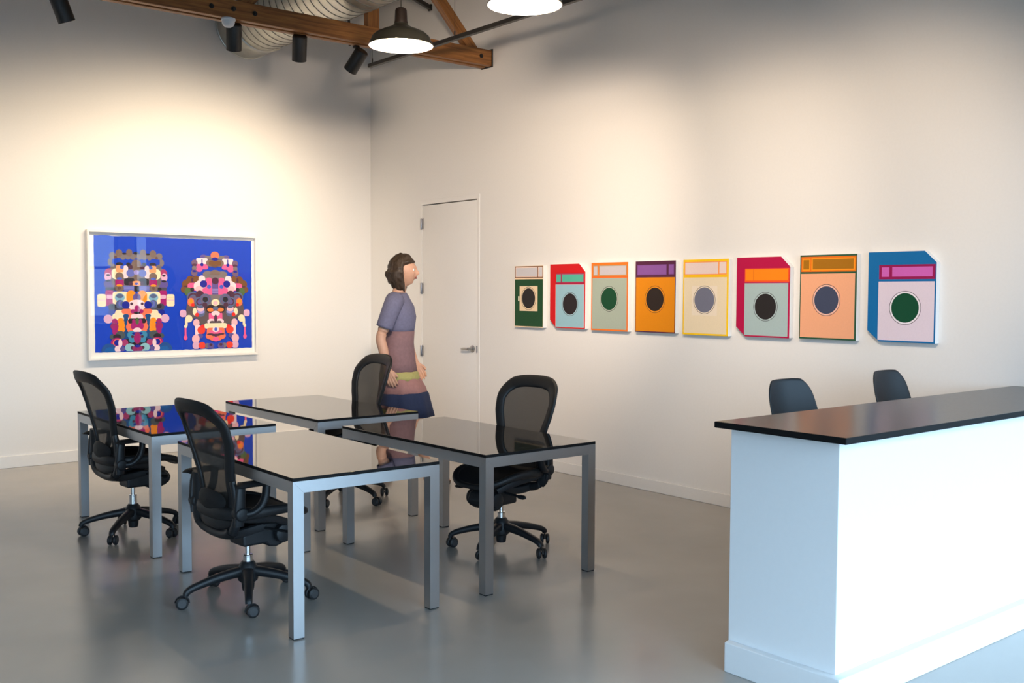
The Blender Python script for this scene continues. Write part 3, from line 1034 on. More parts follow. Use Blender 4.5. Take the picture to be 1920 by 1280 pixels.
# ------------------------------------------------------------------ framed blue print on the left wall
FX0, FX1, FZ0, FZ1 = -3.056, -1.382, .933, 2.143
fx, fz = -2.218, 1.537
pic = tag(empty('framed_print', (fx, 0, fz)), 'white framed print of two colourful mask-like faces on blue', 'picture')
a0, a1, b0, b1 = FX0 - fx, FX1 - fx, FZ0 - fz, FZ1 - fz
fw, fd = .020, .055
bm = bmesh.new()
def mitre(bm, p, q, inn):
    # one frame side from outer corner p to outer corner q; inn = inward direction
    p, q, inn = Vector(p), Vector(q), Vector(inn)
    al = (q - p).normalized()
    r = []
    for base, s in ((p, 1), (q, -1)):
        i0 = base
        i1 = base + inn * fw + al * (s * fw)
        r.append([i0 + Vector((0, -.002, 0)), i0 + Vector((0, -fd, 0)), i1 + Vector((0, -fd, 0)), i1 + Vector((0, -.002, 0))])
    ngrid(bm, r, True, True, True)
for p, q, inn in (((a0, 0, b1), (a1, 0, b1), (0, 0, -1)), ((a0, 0, b0), (a1, 0, b0), (0, 0, 1)), ((a0, 0, b0), (a0, 0, b1), (1, 0, 0)), ((a1, 0, b0), (a1, 0, b1), (-1, 0, 0))):
    bm = bmesh.new()
    mitre(bm, p, q, inn)
    o = obj('frame_side', bm, M['frame_white'], pic, smooth=False)
    bevel_mod(o, .0015)
boxobj('mount_board', (a0 + .015, a1 - .015, -.016, -.004, b0 + .015, b1 - .015), M['paper'], pic)
# deckle-edged paper printed solid blue, with every printed shape a flat piece of ink
px0, px1, pz0, pz1 = -.770, .788, -.533, .558
random.seed(3)
edge = []
def side(p, q, n_):
    for i in range(n_):
        t_ = i / n_
        edge.append((p[0] + (q[0] - p[0]) * t_ + random.uniform(-.002, .002), p[1] + (q[1] - p[1]) * t_ + random.uniform(-.0025, .0025)))
side((px0, pz0), (px1, pz0), 60); side((px1, pz0), (px1, pz1), 40); side((px1, pz1), (px0, pz1), 60); side((px0, pz1), (px0, pz0), 40)
bm = bmesh.new()
prism(bm, edge, 'y', -.0180, -.0162)
obj('blue_sheet', bm, ink((0, 62, 196)), pic, smooth=False)
INK = dict(g=(122, 112, 114), gb=(120, 100, 92), b=(0, 62, 196), k=(38, 32, 42), br=(100, 72, 68), gr2=(110, 100, 102), mp=(170, 55, 110), pl=(225, 175, 205), vi=(98, 82, 150),
           sl=(72, 70, 88), cr=(250, 228, 190), pw=(246, 214, 222), oc=(250, 160, 110), cb=(68, 96, 200), pm=(78, 42, 66), vb=(98, 108, 190), lv=(160, 150, 215), mg=(165, 22, 110),
           lb=(130, 180, 205), st=(86, 100, 140), nv=(14, 26, 150), co=(246, 118, 84), tl=(12, 72, 132), mv=(150, 40, 100), ol=(80, 105, 60), dg=(74, 84, 88), aq=(60, 140, 178),
           td=(30, 80, 150), lt=(20, 95, 170), aq2=(145, 195, 205), hp=(248, 92, 150), ol2=(116, 74, 38), gv=(112, 88, 118), pk=(245, 185, 195), dk=(92, 78, 82), re=(238, 36, 28),
           re2=(240, 62, 40), co2=(250, 130, 60))
INK['or'] = (250, 146, 20)
ART = [
  ('g',-630,351,-132,392,25),('g',-623,313,24,34),('g',-138,313,24,34),('g',-602,374,31,32),('g',-160,374,31,32),('gb',-541,397,32,36),('gb',-220,397,32,36),
  ('gb',-446,402,30,36),('gb',-316,402,30,36),('b',-608,293,-154,338,26),('g',-505,349,19,15),('g',-256,349,19,15),('g',-459,353,22,15),('g',-303,353,22,15),
  ('g',-412,350,19,14),('g',-350,350,19,14),('k',-491,393,21,9),('k',-271,393,21,9),('k',-381,400,28,13),('br',-574,359,14,14),('br',-187,359,14,14),('gr2',-594,258,28,37),
  ('gr2',-168,258,28,37),('k',-538,294,33,19),('k',-223,294,33,19),('k',-455,291,21,21),('k',-307,291,21,21),('g',-667,44,-95,256,39),('mp',-640,205,37,47),
  ('mp',-121,205,37,47),('pl',-647,173,31,39),('pl',-114,173,31,39),('k',-643,190,18,10),('k',-118,190,18,10),('vi',-637,107,48,42),('vi',-124,107,48,42),
  ('k',-644,135,24,10),('k',-117,135,24,10),('sl',-673,44,-89,77,18),('cr',-612,151,-503,253,39),('cr',-258,151,-149,253,39),('pw',-506,158,-459,283,25),
  ('pw',-302,158,-256,283,25),('oc',-571,217,-502,283,14),('oc',-259,217,-191,283,14),('gb',-381,290,47,50),('cb',-517,266,18,18),('cb',-244,266,18,18),
  ('pm',-436,268,22,22),('pm',-325,268,22,22),('vb',-437,211,38,36),('vb',-324,211,38,36),('lv',-381,219,26,23),('gb',-540,179,39,38),('gb',-222,179,39,38),
  ('cb',-540,158,24,12),('cb',-221,158,24,12),('mg',-579,88,-501,148,12),('mg',-260,88,-183,148,12),('k',-498,96,-263,161,20),('gb',-381,165,26,27),('gr2',-596,127,17,32),
  ('gr2',-166,127,17,32),('oc',-381,114,47,25),('pm',-436,112,21,21),('pm',-326,112,21,21),('cb',-381,110,19,11),('vb',-505,42,-256,92,14),('lv',-501,77,-261,80,2),
  ('lv',-501,64,-261,67,2),('lv',-501,51,-261,54,2),('k',-405,36,-357,91,6),('gb',-542,66,41,32),('gb',-220,66,41,32),('or',-541,94,28,11),('or',-220,94,28,11),
  ('br',-542,70,16,16),('br',-220,70,16,16),('k',-600,58,19,20),('k',-162,58,19,20),('mg',-672,-100,-596,47,18),('mg',-165,-100,-90,47,18),('pl',-662,-33,-598,5,12),
  ('pl',-163,-33,-100,5,12),('cr',-746,-107,-666,12,20),('cr',-96,-107,-16,12,20),('pl',-745,-48,-667,-42,2),('pl',-95,-48,-17,-42,2),('oc',-744,-23,-667,-21,1),
  ('oc',-95,-23,-17,-21,1),('oc',-745,-74,-667,-72,1),('oc',-94,-74,-17,-72,1),('sl',-645,-142,-117,-79,25),('cr',-606,-90,-455,37,29),('cr',-306,-90,-155,37,29),
  ('or',-479,-80,-388,47,43),('or',-374,-80,-283,47,43),('lb',-540,-21,46,41),('lb',-222,-21,46,41),('st',-540,-6,32,21),('st',-222,-6,32,21),('vi',-381,-20,38,40),
  ('st',-539,-85,39,43),('st',-223,-85,39,43),('vb',-530,-80,26,30),('vb',-232,-80,26,30),('st',-519,-80,17,21),('st',-243,-80,17,21),('k',-595,-103,23,23),
  ('k',-167,-103,23,23),('pw',-381,-95,84,55),('nv',-485,-91,36,37),('nv',-276,-91,36,37),('pm',-431,-80,14,14),('pm',-331,-80,14,14),('cr',-588,-236,-174,-138,29),
  ('nv',-617,-162,32,28),('nv',-145,-162,32,28),('pl',-649,-222,42,41),('pl',-112,-222,42,41),('cr',-559,-202,56,38),('cr',-202,-202,56,38),('co',-526,-175,-428,-129,24),
  ('co',-333,-175,-236,-129,24),('co',-429,-185,47,47),('co',-333,-185,47,47),('pw',-440,-226,-322,-180,20),('mg',-405,-157,-356,-95,22),('mg',-419,-152,24,21),
  ('mg',-343,-152,24,21),('k',-381,-167,31,12),('tl',-505,-421,-466,-184,12),('tl',-296,-421,-256,-184,12),('tl',-485,-195,29,19),('tl',-277,-195,29,19),
  ('tl',-486,-243,26,21),('tl',-276,-243,26,21),('tl',-486,-293,28,21),('tl',-275,-293,28,21),('co',-475,-349,-287,-232,20),('co',-458,-298,28,30),('co',-303,-298,28,30),
  ('or',-535,-242,29,30),('or',-227,-242,29,30),('or',-531,-286,35,32),('or',-231,-286,35,32),('or',-529,-325,35,25),('or',-233,-325,35,25),('or',-555,-326,-501,-240,12),
  ('or',-261,-326,-206,-240,12),('mg',-590,-247,27,28),('mg',-171,-247,27,28),('mv',-593,-291,37,34),('mv',-169,-291,37,34),('mg',-613,-372,-564,-281,24),
  ('mg',-197,-372,-149,-281,24),('k',-466,-267,-296,-220,20),('mg',-411,-291,32,36),('mg',-350,-291,32,36),('mg',-429,-290,-397,-227,15),('mg',-365,-290,-332,-227,15),
  ('ol',-381,-244,16,34),('pw',-381,-336,40,29),('dg',-539,-377,45,40),('dg',-223,-377,45,40),('dg',-608,-391,31,26),('dg',-154,-391,31,26),('k',-571,-390,37,24),
  ('k',-190,-390,37,24),('k',-499,-486,-263,-411,20),('aq',-436,-375,40,38),('aq',-326,-375,40,38),('aq',-432,-422,30,29),('aq',-330,-422,30,29),('nv',-381,-362,52,15),
  ('mv',-381,-405,34,57),('mg',-381,-409,27,38),('pm',-427,-392,14,14),('pm',-335,-392,14,14),('mg',-572,-447,57,47),('mg',-190,-447,57,47),('co',-567,-449,44,38),
  ('co',-194,-449,44,38),('mg',-567,-449,35,32),('mg',-194,-449,35,32),('nv',-574,-445,24,28),('nv',-188,-445,24,28),('mp',-498,-449,30,32),('mp',-264,-449,30,32),
  ('pw',-542,-452,19,38),('pw',-219,-452,19,38),('td',-645,-525,72,73),('td',-117,-525,72,73),('lt',-637,-528,50,41),('lt',-124,-528,50,41),('pw',-565,-506,30,32),
  ('pw',-196,-506,30,32),('vi',-522,-505,24,23),('vi',-240,-505,24,23),('aq2',-452,-496,47,40),('aq2',-310,-496,47,40),('pm',-430,-499,17,17),('pm',-332,-499,17,17),
  ('mv',-381,-508,49,32),('nv',-381,-483,28,13),('vi',282,385,37,20),('vi',513,385,37,20),('g',334,379,41,18),('g',461,379,41,18),('co',398,400,45,38),
  ('pw',205,304,323,370,14),('pw',473,304,590,370,14),('hp',205,260,320,312,14),('hp',475,260,590,312,14),('hp',235,258,31,24),('hp',560,258,31,24),('hp',302,279,25,18),
  ('hp',493,279,25,18),('nv',398,363,32,18),('gb',349,323,44,36),('gb',447,323,44,36),('ol2',333,295,462,346,22),('br',398,290,29,12),('nv',263,305,17,17),
  ('nv',532,305,17,17),('nv',258,311,269,362,4),('nv',526,311,537,362,4),('gv',187,321,32,32),('gv',609,321,32,32),('pm',186,301,26,13),('pm',609,301,26,13),
  ('g',184,270,25,22),('g',611,270,25,22),('gv',184,225,33,35),('gv',612,225,33,35),('nv',184,240,22,10),('nv',611,240,22,10),('g',322,210,52,34),('g',474,210,52,34),
  ('gb',398,218,54,38),('g',281,137,515,204,20),('ol2',203,159,35,36),('ol2',592,159,35,36),('ol2',145,153,43,41),('ol2',650,153,43,41),('ol2',105,112,46,45),
  ('ol2',691,112,46,45),('ol2',84,60,38,35),('ol2',711,60,38,35),('pm',162,151,12,24),('pm',633,151,12,24),('pm',96,89,20,8),('pm',699,89,20,8),('hp',114,47,681,124,29),
  ('pw',261,164,35,34),('pw',534,164,35,34),('pw',177,46,273,134,34),('pw',522,46,618,134,34),('pw',243,95,53,57),('pw',552,95,53,57),('pk',233,65,41,30),
  ('pk',562,65,41,30),('hp',265,-6,530,75,20),('hp',303,61,361,177,20),('hp',434,61,493,177,20),('vi',365,6,430,126,8),('lv',366,60,429,66,2),('lv',366,44,429,50,2),
  ('lv',366,28,429,34,2),('pm',398,146,36,34),('nv',277,115,37,36),('nv',518,115,37,36),('cb',333,87,22,21),('cb',463,87,22,21),('ol',121,37,40,43),('ol',674,37,40,43),
  ('dk',144,-152,47,99),('dk',651,-152,47,99),('dk',104,-228,692,-53,44),('dk',208,-292,588,-172,39),('st',166,-19,63,57),('st',630,-19,63,57),('pm',168,-22,51,45),
  ('pm',628,-22,51,45),('st',170,-26,39,34),('st',626,-26,39,34),('gv',172,-28,25,22),('gv',624,-28,25,22),('pm',237,6,45,44),('pm',558,6,45,44),('k',161,59,20,20),
  ('k',634,59,20,20),('st',231,-63,47,48),('st',564,-63,47,48),('pm',234,-63,35,36),('pm',561,-63,35,36),('vi',236,-63,23,24),('vi',559,-63,23,24),('g',296,-94,499,10,20),
  ('st',296,-39,60,58),('st',499,-39,60,58),('gv',296,-39,48,46),('gv',499,-39,48,46),('st',296,-39,37,36),('st',499,-39,37,36),('k',293,-39,28,27),('k',502,-39,28,27),
  ('co',145,-65,34,41),('co',650,-65,34,41),('or',145,-58,22,22),('or',650,-58,22,22),('re',165,-93,17,17),('re',630,-93,17,17),('pm',287,-98,27,30),('pm',508,-98,27,30),
  ('cr',398,-70,42,34),('pk',398,-76,25,20),('st',245,-168,43,44),('st',550,-168,43,44),('lv',246,-161,37,20),('lv',550,-161,37,20),('pk',243,-131,37,28),
  ('pk',552,-131,37,28),('st',243,-115,31,14),('st',552,-115,31,14),('cr',184,-160,22,38),('cr',611,-160,22,38),('re',207,-191,20,20),('re',588,-191,20,20),
  ('hp',327,-257,468,-173,12),('k',349,-136,52,40),('k',446,-136,52,40),('co2',345,-142,34,19),('co2',450,-142,34,19),('st',398,-130,31,18),('pw',398,-180,44,27),
  ('pw',353,-260,42,28),('pw',442,-260,42,28),('pm',398,-232,18,40),('dk',362,-270,29,18),('dk',433,-270,29,18),('pk',198,-271,33,38),('pk',597,-271,33,38),
  ('pw',185,-401,241,-291,20),('pw',554,-401,610,-291,20),('cr',279,-329,517,-276,22),('pl',33,-212,99,-141,26),('pl',696,-212,762,-141,26),('cr',123,-229,36,37),
  ('cr',672,-229,36,37),('cr',84,-304,110,-230,12),('cr',685,-304,711,-230,12),('cr',89,-304,15,18),('cr',707,-304,15,18),('hp',78,-417,97,-318,8),
  ('hp',698,-417,717,-318,8),('hp',87,-415,19,24),('hp',708,-415,19,24),('re2',249,-343,41,40),('re2',546,-343,41,40),('re',262,-308,20,19),('re',533,-308,20,19),
  ('vi',233,-403,33,24),('vi',563,-403,33,24),('co',304,-407,491,-323,24),('co',341,-403,48,36),('co',454,-403,48,36),('co',367,-429,31,24),('co',428,-429,31,24),
  ('hp',398,-437,34,22),('hp',332,-388,463,-348,16),('pm',341,-386,35,9),('pm',454,-386,35,9),('pm',398,-395,48,13),('pw',398,-339,35,28),('cb',398,-338,16,18),
  ('pk',191,-429,39,42),('pk',604,-429,39,42),('pl',193,-494,37,40),('pl',602,-494,37,40),('re2',254,-496,37,34),('re2',541,-496,37,34),('g',309,-500,25,26),
  ('g',486,-500,25,26),('vi',345,-502,35,28),('vi',450,-502,35,28),('pm',345,-491,17,14),('pm',450,-491,17,14),]
order = {}
mats_ = []
bm = bmesh.new()
yoff = -.0182
for it in ART:
    key = it[0]
    if key not in order:
        order[key] = len(mats_)
        mats_.append(ink(INK[key]))
    if len(it) == 5:
        cx, cz, rx, rz = [v / 1000 for v in it[1:]]
        pts = [(cx + rx * math.cos(2 * PI * i / 36), cz + rz * math.sin(2 * PI * i / 36)) for i in range(36)]
    else:
        x0, z0, x1, z1, r = [v / 1000 for v in it[1:]]
        r = max(.0005, min(r, (x1 - x0) / 2 - .0002, (z1 - z0) / 2 - .0002))
        pts = []
        for (ccx, ccz, s) in ((x1 - r, z1 - r, 0), (x0 + r, z1 - r, 1), (x0 + r, z0 + r, 2), (x1 - r, z0 + r, 3)):
            for k in range(7):
                a = (s + k / 6) * PI / 2
                pts.append((ccx + r * math.cos(a), ccz + r * math.sin(a)))
    lim = pz0 + .004
    pts = [(x, max(z, lim)) for x, z in pts]
    cl = []
    for p in pts:
        if not cl or (abs(p[0] - cl[-1][0]) + abs(p[1] - cl[-1][1])) > 1e-5:
            cl.append(p)
    if len(cl) < 3 or max(p[1] for p in cl) - lim < .002:
        continue
    yoff -= .000025
    f = bm.faces.new([bm.verts.new((x, yoff, z)) for x, z in cl])
    f.material_index = order[key]
me = bpy.data.meshes.new('printed_faces')
for f in bm.faces:
    f.normal_update()
    if f.normal.y > 0:
        f.normal_flip()
bm.to_mesh(me); bm.free()
for mm in mats_:
    me.materials.append(mm)
link('printed_faces', me, pic)
bm = bmesh.new()
box(bm, a0 + .018, a1 - .018, -.0415, -.0395, b0 + .018, b1 - .018)
o = obj('glazing', bm, M['glazing'], pic, smooth=False)
o['label'] = 'clear reflective pane'

# ------------------------------------------------------------------ the row of eight painted canvases on the right wall
CUT_RED = [(0, 0), (.83, 0), (1, .128), (1, 1), (.18, 1), (0, .877)]
FULL = [(0, 0), (1, 0), (1, 1), (0, 1)]
def drum(a, bq, r, rr, disc, ground, line=(45, 35, 40)):
    return [('E', line, a, bq, rr), ('E', ground, a, bq, rr - .0035), ('E', disc, a, bq, r)]
W_ = (235, 228, 222)
CAN = [
 ('dark green washing-machine canvas with cream border, closest to the white door', -2.585, -2.985, 1.819, 1.266, FULL, (240, 214, 178),
  [('Q', (112, 62, 34), .012, .006, .985, .196), ('Q', (240, 214, 196), .03, .02, .968, .182), ('Q', (112, 62, 34), .80, .02, .822, .182), ('Q', (206, 203, 208), .05, .032, .785, .170), ('Q', (206, 203, 208), .84, .032, .955, .170),
   ('Q', (24, 72, 40), .012, .218, .985, .985), ('Q', (238, 212, 176), .18, .328, .806, .735), ('Q', (238, 228, 205), .125, .495, .168, .572)] + drum(.494, .528, .091, .104, (38, 32, 32), (238, 212, 176))),
 ('red washing-machine canvas with clipped corners and a pale blue front', -3.076, -3.525, 1.826, 1.273, CUT_RED, (208, 14, 22),
  [('Q', (168, 24, 66), .165, .145, .965, .315), ('Q', (150, 120, 135), .172, .155, .955, .285), ('Q', (84, 182, 158), .19, .168, .305, .273), ('Q', (168, 24, 66), .315, .155, .335, .285), ('Q', (84, 182, 158), .352, .168, .938, .273),
   ('Q', (225, 195, 190), .160, .318, .970, .985), ('Q', (152, 194, 208), .172, .322, .962, .982)] + drum(.575, .622, .091, .103, (38, 32, 34), (168, 202, 214))),
 ('orange edged washing-machine canvas with grey green front and dark green drum', -3.599, -4.026, 1.829, 1.267, FULL, (240, 122, 36),
  [('Q', (176, 152, 110), .05, .04, .185, .192), ('Q', (200, 194, 200), .062, .052, .165, .182), ('Q', (176, 152, 110), .21, .04, .96, .192), ('Q', (200, 194, 200), .228, .052, .94, .180), ('Q', (236, 108, 40), .01, .205, .99, .222),
   ('Q', (168, 180, 166), .028, .228, .965, .977)] + drum(.495, .532, .092, .104, (16, 72, 44), (180, 190, 176))),
 ('ochre washing-machine canvas with dark purple header and black drum', -4.108, -4.533, 1.830, 1.269, FULL, (84, 34, 66),
  [('Q', (120, 70, 140), .045, .05, .775, .195), ('Q', (136, 86, 158), .055, .06, .765, .185), ('Q', (120, 70, 140), .825, .05, .955, .19), ('Q', (136, 86, 158), .835, .06, .945, .18), ('Q', (226, 138, 10), .015, .228, .978, .985)]
  + drum(.495, .535, .093, .107, (42, 32, 28), (228, 142, 20))),
 ('yellow edged washing-machine canvas with cream front and slate drum', -4.608, -5.042, 1.832, 1.266, FULL, (252, 204, 24),
  [('Q', (250, 158, 84), .03, .03, .960, .205), ('Q', (236, 212, 206), .045, .042, .775, .192), ('Q', (236, 212, 206), .800, .042, .945, .188), ('Q', (252, 196, 24), .01, .208, .99, .236), ('Q', (236, 218, 186), .025, .238, .962, .978), ('Q', (240, 224, 202), .20, .35, .76, .74)]
  + drum(.48, .535, .095, .106, (114, 116, 134), (238, 222, 200))),
 ('crimson washing-machine canvas with clipped corners, orange header, grey front', -5.115, -5.572, 1.836, 1.271, CUT_RED, (182, 0, 68),
  [('Q', (242, 84, 30), .158, .142, .985, .312), ('Q', (255, 136, 10), .172, .152, .96, .292), ('Q', (230, 110, 20), .318, .152, .326, .292), ('Q', (190, 16, 70), .158, .312, .985, .322), ('Q', (170, 190, 190), .158, .326, .968, .982)]
  + drum(.555, .618, .091, .103, (36, 32, 33), (180, 198, 198))),
 ('peach washing-machine canvas with dark green edge and orange brown header', -5.652, -6.085, 1.839, 1.274, FULL, (36, 82, 58),
  [('Q', (232, 112, 18), .02, .02, .985, .200), ('Q', (252, 152, 22), .04, .042, .185, .186), ('Q', (166, 108, 10), .058, .058, .165, .170), ('Q', (252, 152, 22), .205, .038, .965, .184), ('Q', (166, 108, 10), .228, .052, .942, .170),
   ('Q', (242, 172, 132), .016, .222, .970, .982)] + drum(.48, .535, .092, .106, (62, 70, 94), (242, 190, 170), (84, 56, 56))),
 ('blue washing-machine canvas with clipped corners, pink header and green drum', -6.167, -6.625, 1.845, 1.277, CUT_RED, (0, 106, 168),
  [('Q', (150, 8, 80), .165, .145, .985, .305), ('Q', (208, 98, 184), .203, .172, .318, .278), ('Q', (208, 98, 184), .362, .170, .945, .276), ('Q', (228, 212, 224), .160, .330, .978, .982)]
  + drum(.56, .62, .092, .106, (0, 72, 46), (240, 232, 238), (70, 50, 64))),
]
XF = -.045
for lab, y0, y1, z1, z0, out, base, items in CAN:
    Wd, Hd = y0 - y1, z1 - z0
    c = tag(empty('canvas_painting', (0, y0, z1)), lab, 'painting', 'washing-machine canvases')
    bm = bmesh.new()
    prism(bm, [(-a * Wd, -bq * Hd) for a, bq in out], 'x', XF + .0006, -.001)
    o = obj('stretched_canvas', bm, M['canvas_side'], c, smooth=False)
    bevel_mod(o, .0015)
    bm = bmesh.new()
    mats_, idx = [], {}
    lay = XF
    def put(rgb, pts):
        global lay
        if rgb not in idx:
            idx[rgb] = len(mats_); mats_.append(ink(rgb))
        f = bm.faces.new([bm.verts.new((lay, y, z)) for y, z in pts])
        f.normal_update()
        if f.normal.x > 0:
            f.normal_flip()
        f.material_index = idx[rgb]
        lay -= .00004
    put(base, [(-a * Wd, -bq * Hd) for a, bq in out])
    for it in items:
        if it[0] == 'Q':
            _, rgb, qa, qb, qc, qd = it
            put(rgb, [(-qa * Wd, -qb * Hd), (-qc * Wd, -qb * Hd), (-qc * Wd, -qd * Hd), (-qa * Wd, -qd * Hd)])
        else:
            _, rgb, qa, qb, r = it
            put(rgb, [(-qa * Wd + r * math.cos(2 * PI * i / 56), -qb * Hd + r * math.sin(2 * PI * i / 56)) for i in range(56)])
    me = bpy.data.meshes.new('painted_face')
    bm.to_mesh(me); bm.free()
    for mm in mats_:
        me.materials.append(mm)
    link('painted_face', me, c)

# ------------------------------------------------------------------ the person walking past the door (local +X forward)
PS = 1.075
PLOC, PRZ = (-1.37, -2.68, 0), math.radians(-44)
person = tag(empty('person', PLOC, PRZ), 'person with dark shoulder-length hair and navy skirt walking past the white door', 'person')
def K(x, y, z):
    return Vector((x, y, z)) * PS
def limb(bm, pts, n=20):
    """One tapered limb: a round loft through (x, y, z, r) points with domed ends."""
    P = catmull([Vector(q[:3]) for q in pts], 5)
    R = [q[3] for q in pts]
    rad = []
    for i in range(len(P)):
        f = i / 5
        j = min(int(f), len(R) - 2)
        f -= j
        f = f * f * (3 - 2 * f)
        rad.append(R[j] * (1 - f) + R[j + 1] * f)
    rings = []
    def ring(c, tg, r):
        sd = tg.cross(Vector((.31, .17, .93)))
        sd = (sd if sd.length > 1e-3 else tg.cross(Vector((1, 0, 0)))).normalized()
        un = sd.cross(tg)
        return [(c + sd * r * math.cos(2 * PI * k / n) + un * r * math.sin(2 * PI * k / n)) * PS for k in range(n)]
    k = len(P)
    t0, t1 = (P[1] - P[0]).normalized(), (P[-1] - P[-2]).normalized()
    for a in (.98, .8, .5):
        rings.append(ring(P[0] - t0 * rad[0] * a, t0, rad[0] * math.sqrt(1 - a * a)))
    for i in range(k):
        rings.append(ring(P[i], (P[min(i + 1, k - 1)] - P[max(i - 1, 0)]).normalized(), rad[i]))
    for a in (.5, .8, .98):
        rings.append(ring(P[-1] + t1 * rad[-1] * a, t1, rad[-1] * math.sqrt(1 - a * a)))
    ngrid(bm, rings, True, True, True)
bb_ = bmesh.new()
# trunk and neck
tr_ = [(0, 0, .84, .095, .135), (0, 0, .90, .110, .160), (0, 0, .98, .108, .152), (.004, 0, 1.06, .098, .125), (.008, 0, 1.14, .096, .120), (.014, 0, 1.24, .110, .134), (.012, 0, 1.32, .108, .146), (.002, 0, 1.385, .085, .140), (-.002, 0, 1.425, .066, .095), (.004, 0, 1.46, .052, .058), (.016, 0, 1.51, .049, .050), (.030, 0, 1.57, .052, .052), (.04, 0, 1.62, .04, .04)]
ngrid(bb_, [[K(cx + rx * math.cos(2 * PI * i / 40), ry * math.sin(2 * PI * i / 40), z) for i in range(40)] for cx, _y, z, rx, ry in tr_], True, True, True)
limb(bb_, [(.01, -.082, .88, .088), (.09, -.088, .70, .076), (.165, -.085, .495, .052), (.165, -.083, .38, .053), (.215, -.080, .22, .040), (.255, -.078, .10, .032), (.262, -.078, .06, .034)])
limb(bb_, [(.245, -.078, .050, .036), (.31, -.085, .042, .032), (.36, -.088, .034, .030), (.40, -.09, .030, .024)])
limb(bb_, [(-.01, .082, .88, .088), (-.01, .088, .70, .076), (.005, .085, .50, .052), (-.055, .084, .39, .053), (-.135, .082, .25, .040), (-.19, .08, .155, .032), (-.205, .08, .115, .034)])
limb(bb_, [(-.205, .08, .110, .036), (-.155, .083, .060, .032), (-.11, .088, .036, .030), (-.085, .09, .030, .024)])
for s, el, wr, hd in ((-1, (-.09, -.205, 1.13), (-.045, -.215, .90), (.03, -.01, -.075)), (1, (.01, .21, 1.12), (.10, .20, .915), (.04, -.012, -.07))):
    limb(bb_, [(.0, s * .105, 1.385, .062), (-.005, s * .155, 1.378, .056), (el[0] * .5, (s * .158 + el[1]) / 2 + s * .006, (1.385 + el[2]) / 2, .046), (*el, .038), (el[0] * .6 + wr[0] * .4, el[1] * .6 + wr[1] * .4, el[2] * .6 + wr[2] * .4, .038), (*wr, .025)])
    d = Vector(hd).normalized()
    fwd = Vector((1, 0, 0)); fwd = (fwd - d * fwd.dot(d)).normalized()
    inn = Vector((0, -s, 0)); inn = (inn - d * inn.dot(d)).normalized()
    wv_ = Vector(wr)
    for k in (-1.5, -.5, .5, 1.5):                            # palm: four flat rays side by side
        limb(bb_, [(*(wv_ + fwd * k * .006), .016), (*(wv_ + d * .045 + fwd * k * .013), .0145), (*(wv_ + d * .082 + fwd * k * .0175), .0115)], 12)
    for k, ln in ((1.5, .066), (.5, .076), (-.5, .071), (-1.5, .055)):
        b0_ = wv_ + d * .080 + fwd * (k * .0180)
        b1_ = b0_ + d * ln * .45 + inn * .006 + fwd * k * .002
        b2_ = b1_ + d * ln * .32 + inn * .014
        b3_ = b2_ + d * ln * .20 + inn * .014
        limb(bb_, [(*b0_, .0098), (*b1_, .0090), (*b2_, .0082), (*b3_, .0068)], 12)
    t0 = wv_ + d * .030 + fwd * .018
    t1 = t0 + d * .030 + fwd * .022 + inn * .006
    t2 = t1 + d * .028 + fwd * .008 + inn * .010
    limb(bb_, [(*t0, .0135), (*t1, .0115), (*t2, .0085)], 12)
# head: an ellipsoid pushed into skull, jaw, brow, nose, chin and ears
bm = bmesh.new()
bmesh.ops.create_uvsphere(bm, u_segments=56, v_segments=40, radius=1.0)
def G(p, c_, s_):
    return math.exp(-sum(((p[i] - c_[i]) / s_[i]) ** 2 for i in range(3)))
HC = Vector((.048, 0, 1.628))
for v in bm.verts:
    p = v.co.copy()
    x, y, z = p
    sx, sy, sz_ = .094, .074, .115
    jaw = max(0.0, -z)
    yy = y * sy * (1 - .34 * jaw ** 1.4)
    xx = x * sx * (1 - (.30 if x < 0 else .10) * jaw ** 1.3)
    zz = z * sz_
    if x < 0:
        xx *= 1.06
    q = Vector((xx, yy, zz))
    f = x > 0
    if f:
        q.x += .024 * G(p, (1, 0, -.16), (.5, .13, .17)) + .010 * G(p, (1, 0, .02), (.5, .10, .2))       # nose
        q.x += .007 * G(p, (1, 0, .28), (.6, .5, .10))                                                   # brow
        q.x -= .010 * (G(p, (.95, .36, .08), (.5, .17, .11)) + G(p, (.95, -.36, .08), (.5, .17, .11)))    # eye sockets
        q.x += .007 * G(p, (.9, 0, -.42), (.6, .25, .09))                                                # mouth
        q.x -= .004 * G(p, (.9, 0, -.435), (.6, .22, .022))
        q.x += .012 * G(p, (.7, 0, -.80), (.6, .30, .18))                                                # chin
        q.x += .004 * (G(p, (.8, .5, -.15), (.5, .2, .2)) + G(p, (.8, -.5, -.15), (.5, .2, .2)))
    v.co = (q + HC) * PS
for s in (-1, 1):                                         # ears
    r_ = bmesh.ops.create_uvsphere(bm, u_segments=16, v_segments=12, radius=1.0)
    for v in r_['verts']:
        p = v.co
        v.co = (Vector((p.x * .020 - .002, s * (.072 + .004 * p.x) + p.y * .008, p.z * .031 - .008)) + HC) * PS
hm = bpy.data.meshes.new('head')
bm.to_mesh(hm); bm.free()
bb_.from_mesh(hm)
bpy.data.meshes.remove(hm)
bmesh.ops.recalc_face_normals(bb_, faces=bb_.faces)
bd = bpy.data.meshes.new('body')
bb_.to_mesh(bd); bb_.free()
tmpo = bpy.data.objects.new('joined', bd)
COL.objects.link(tmpo)
md = tmpo.modifiers.new('union', 'REMESH'); md.mode = 'VOXEL'; md.voxel_size = .004; md.use_smooth_shade = True
md = tmpo.modifiers.new('relax', 'SMOOTH'); md.factor = .5; md.iterations = 3
dg = bpy.context.evaluated_depsgraph_get(); dg.update()
body = bpy.data.meshes.new_from_object(tmpo.evaluated_get(dg))
bpy.data.objects.remove(tmpo)
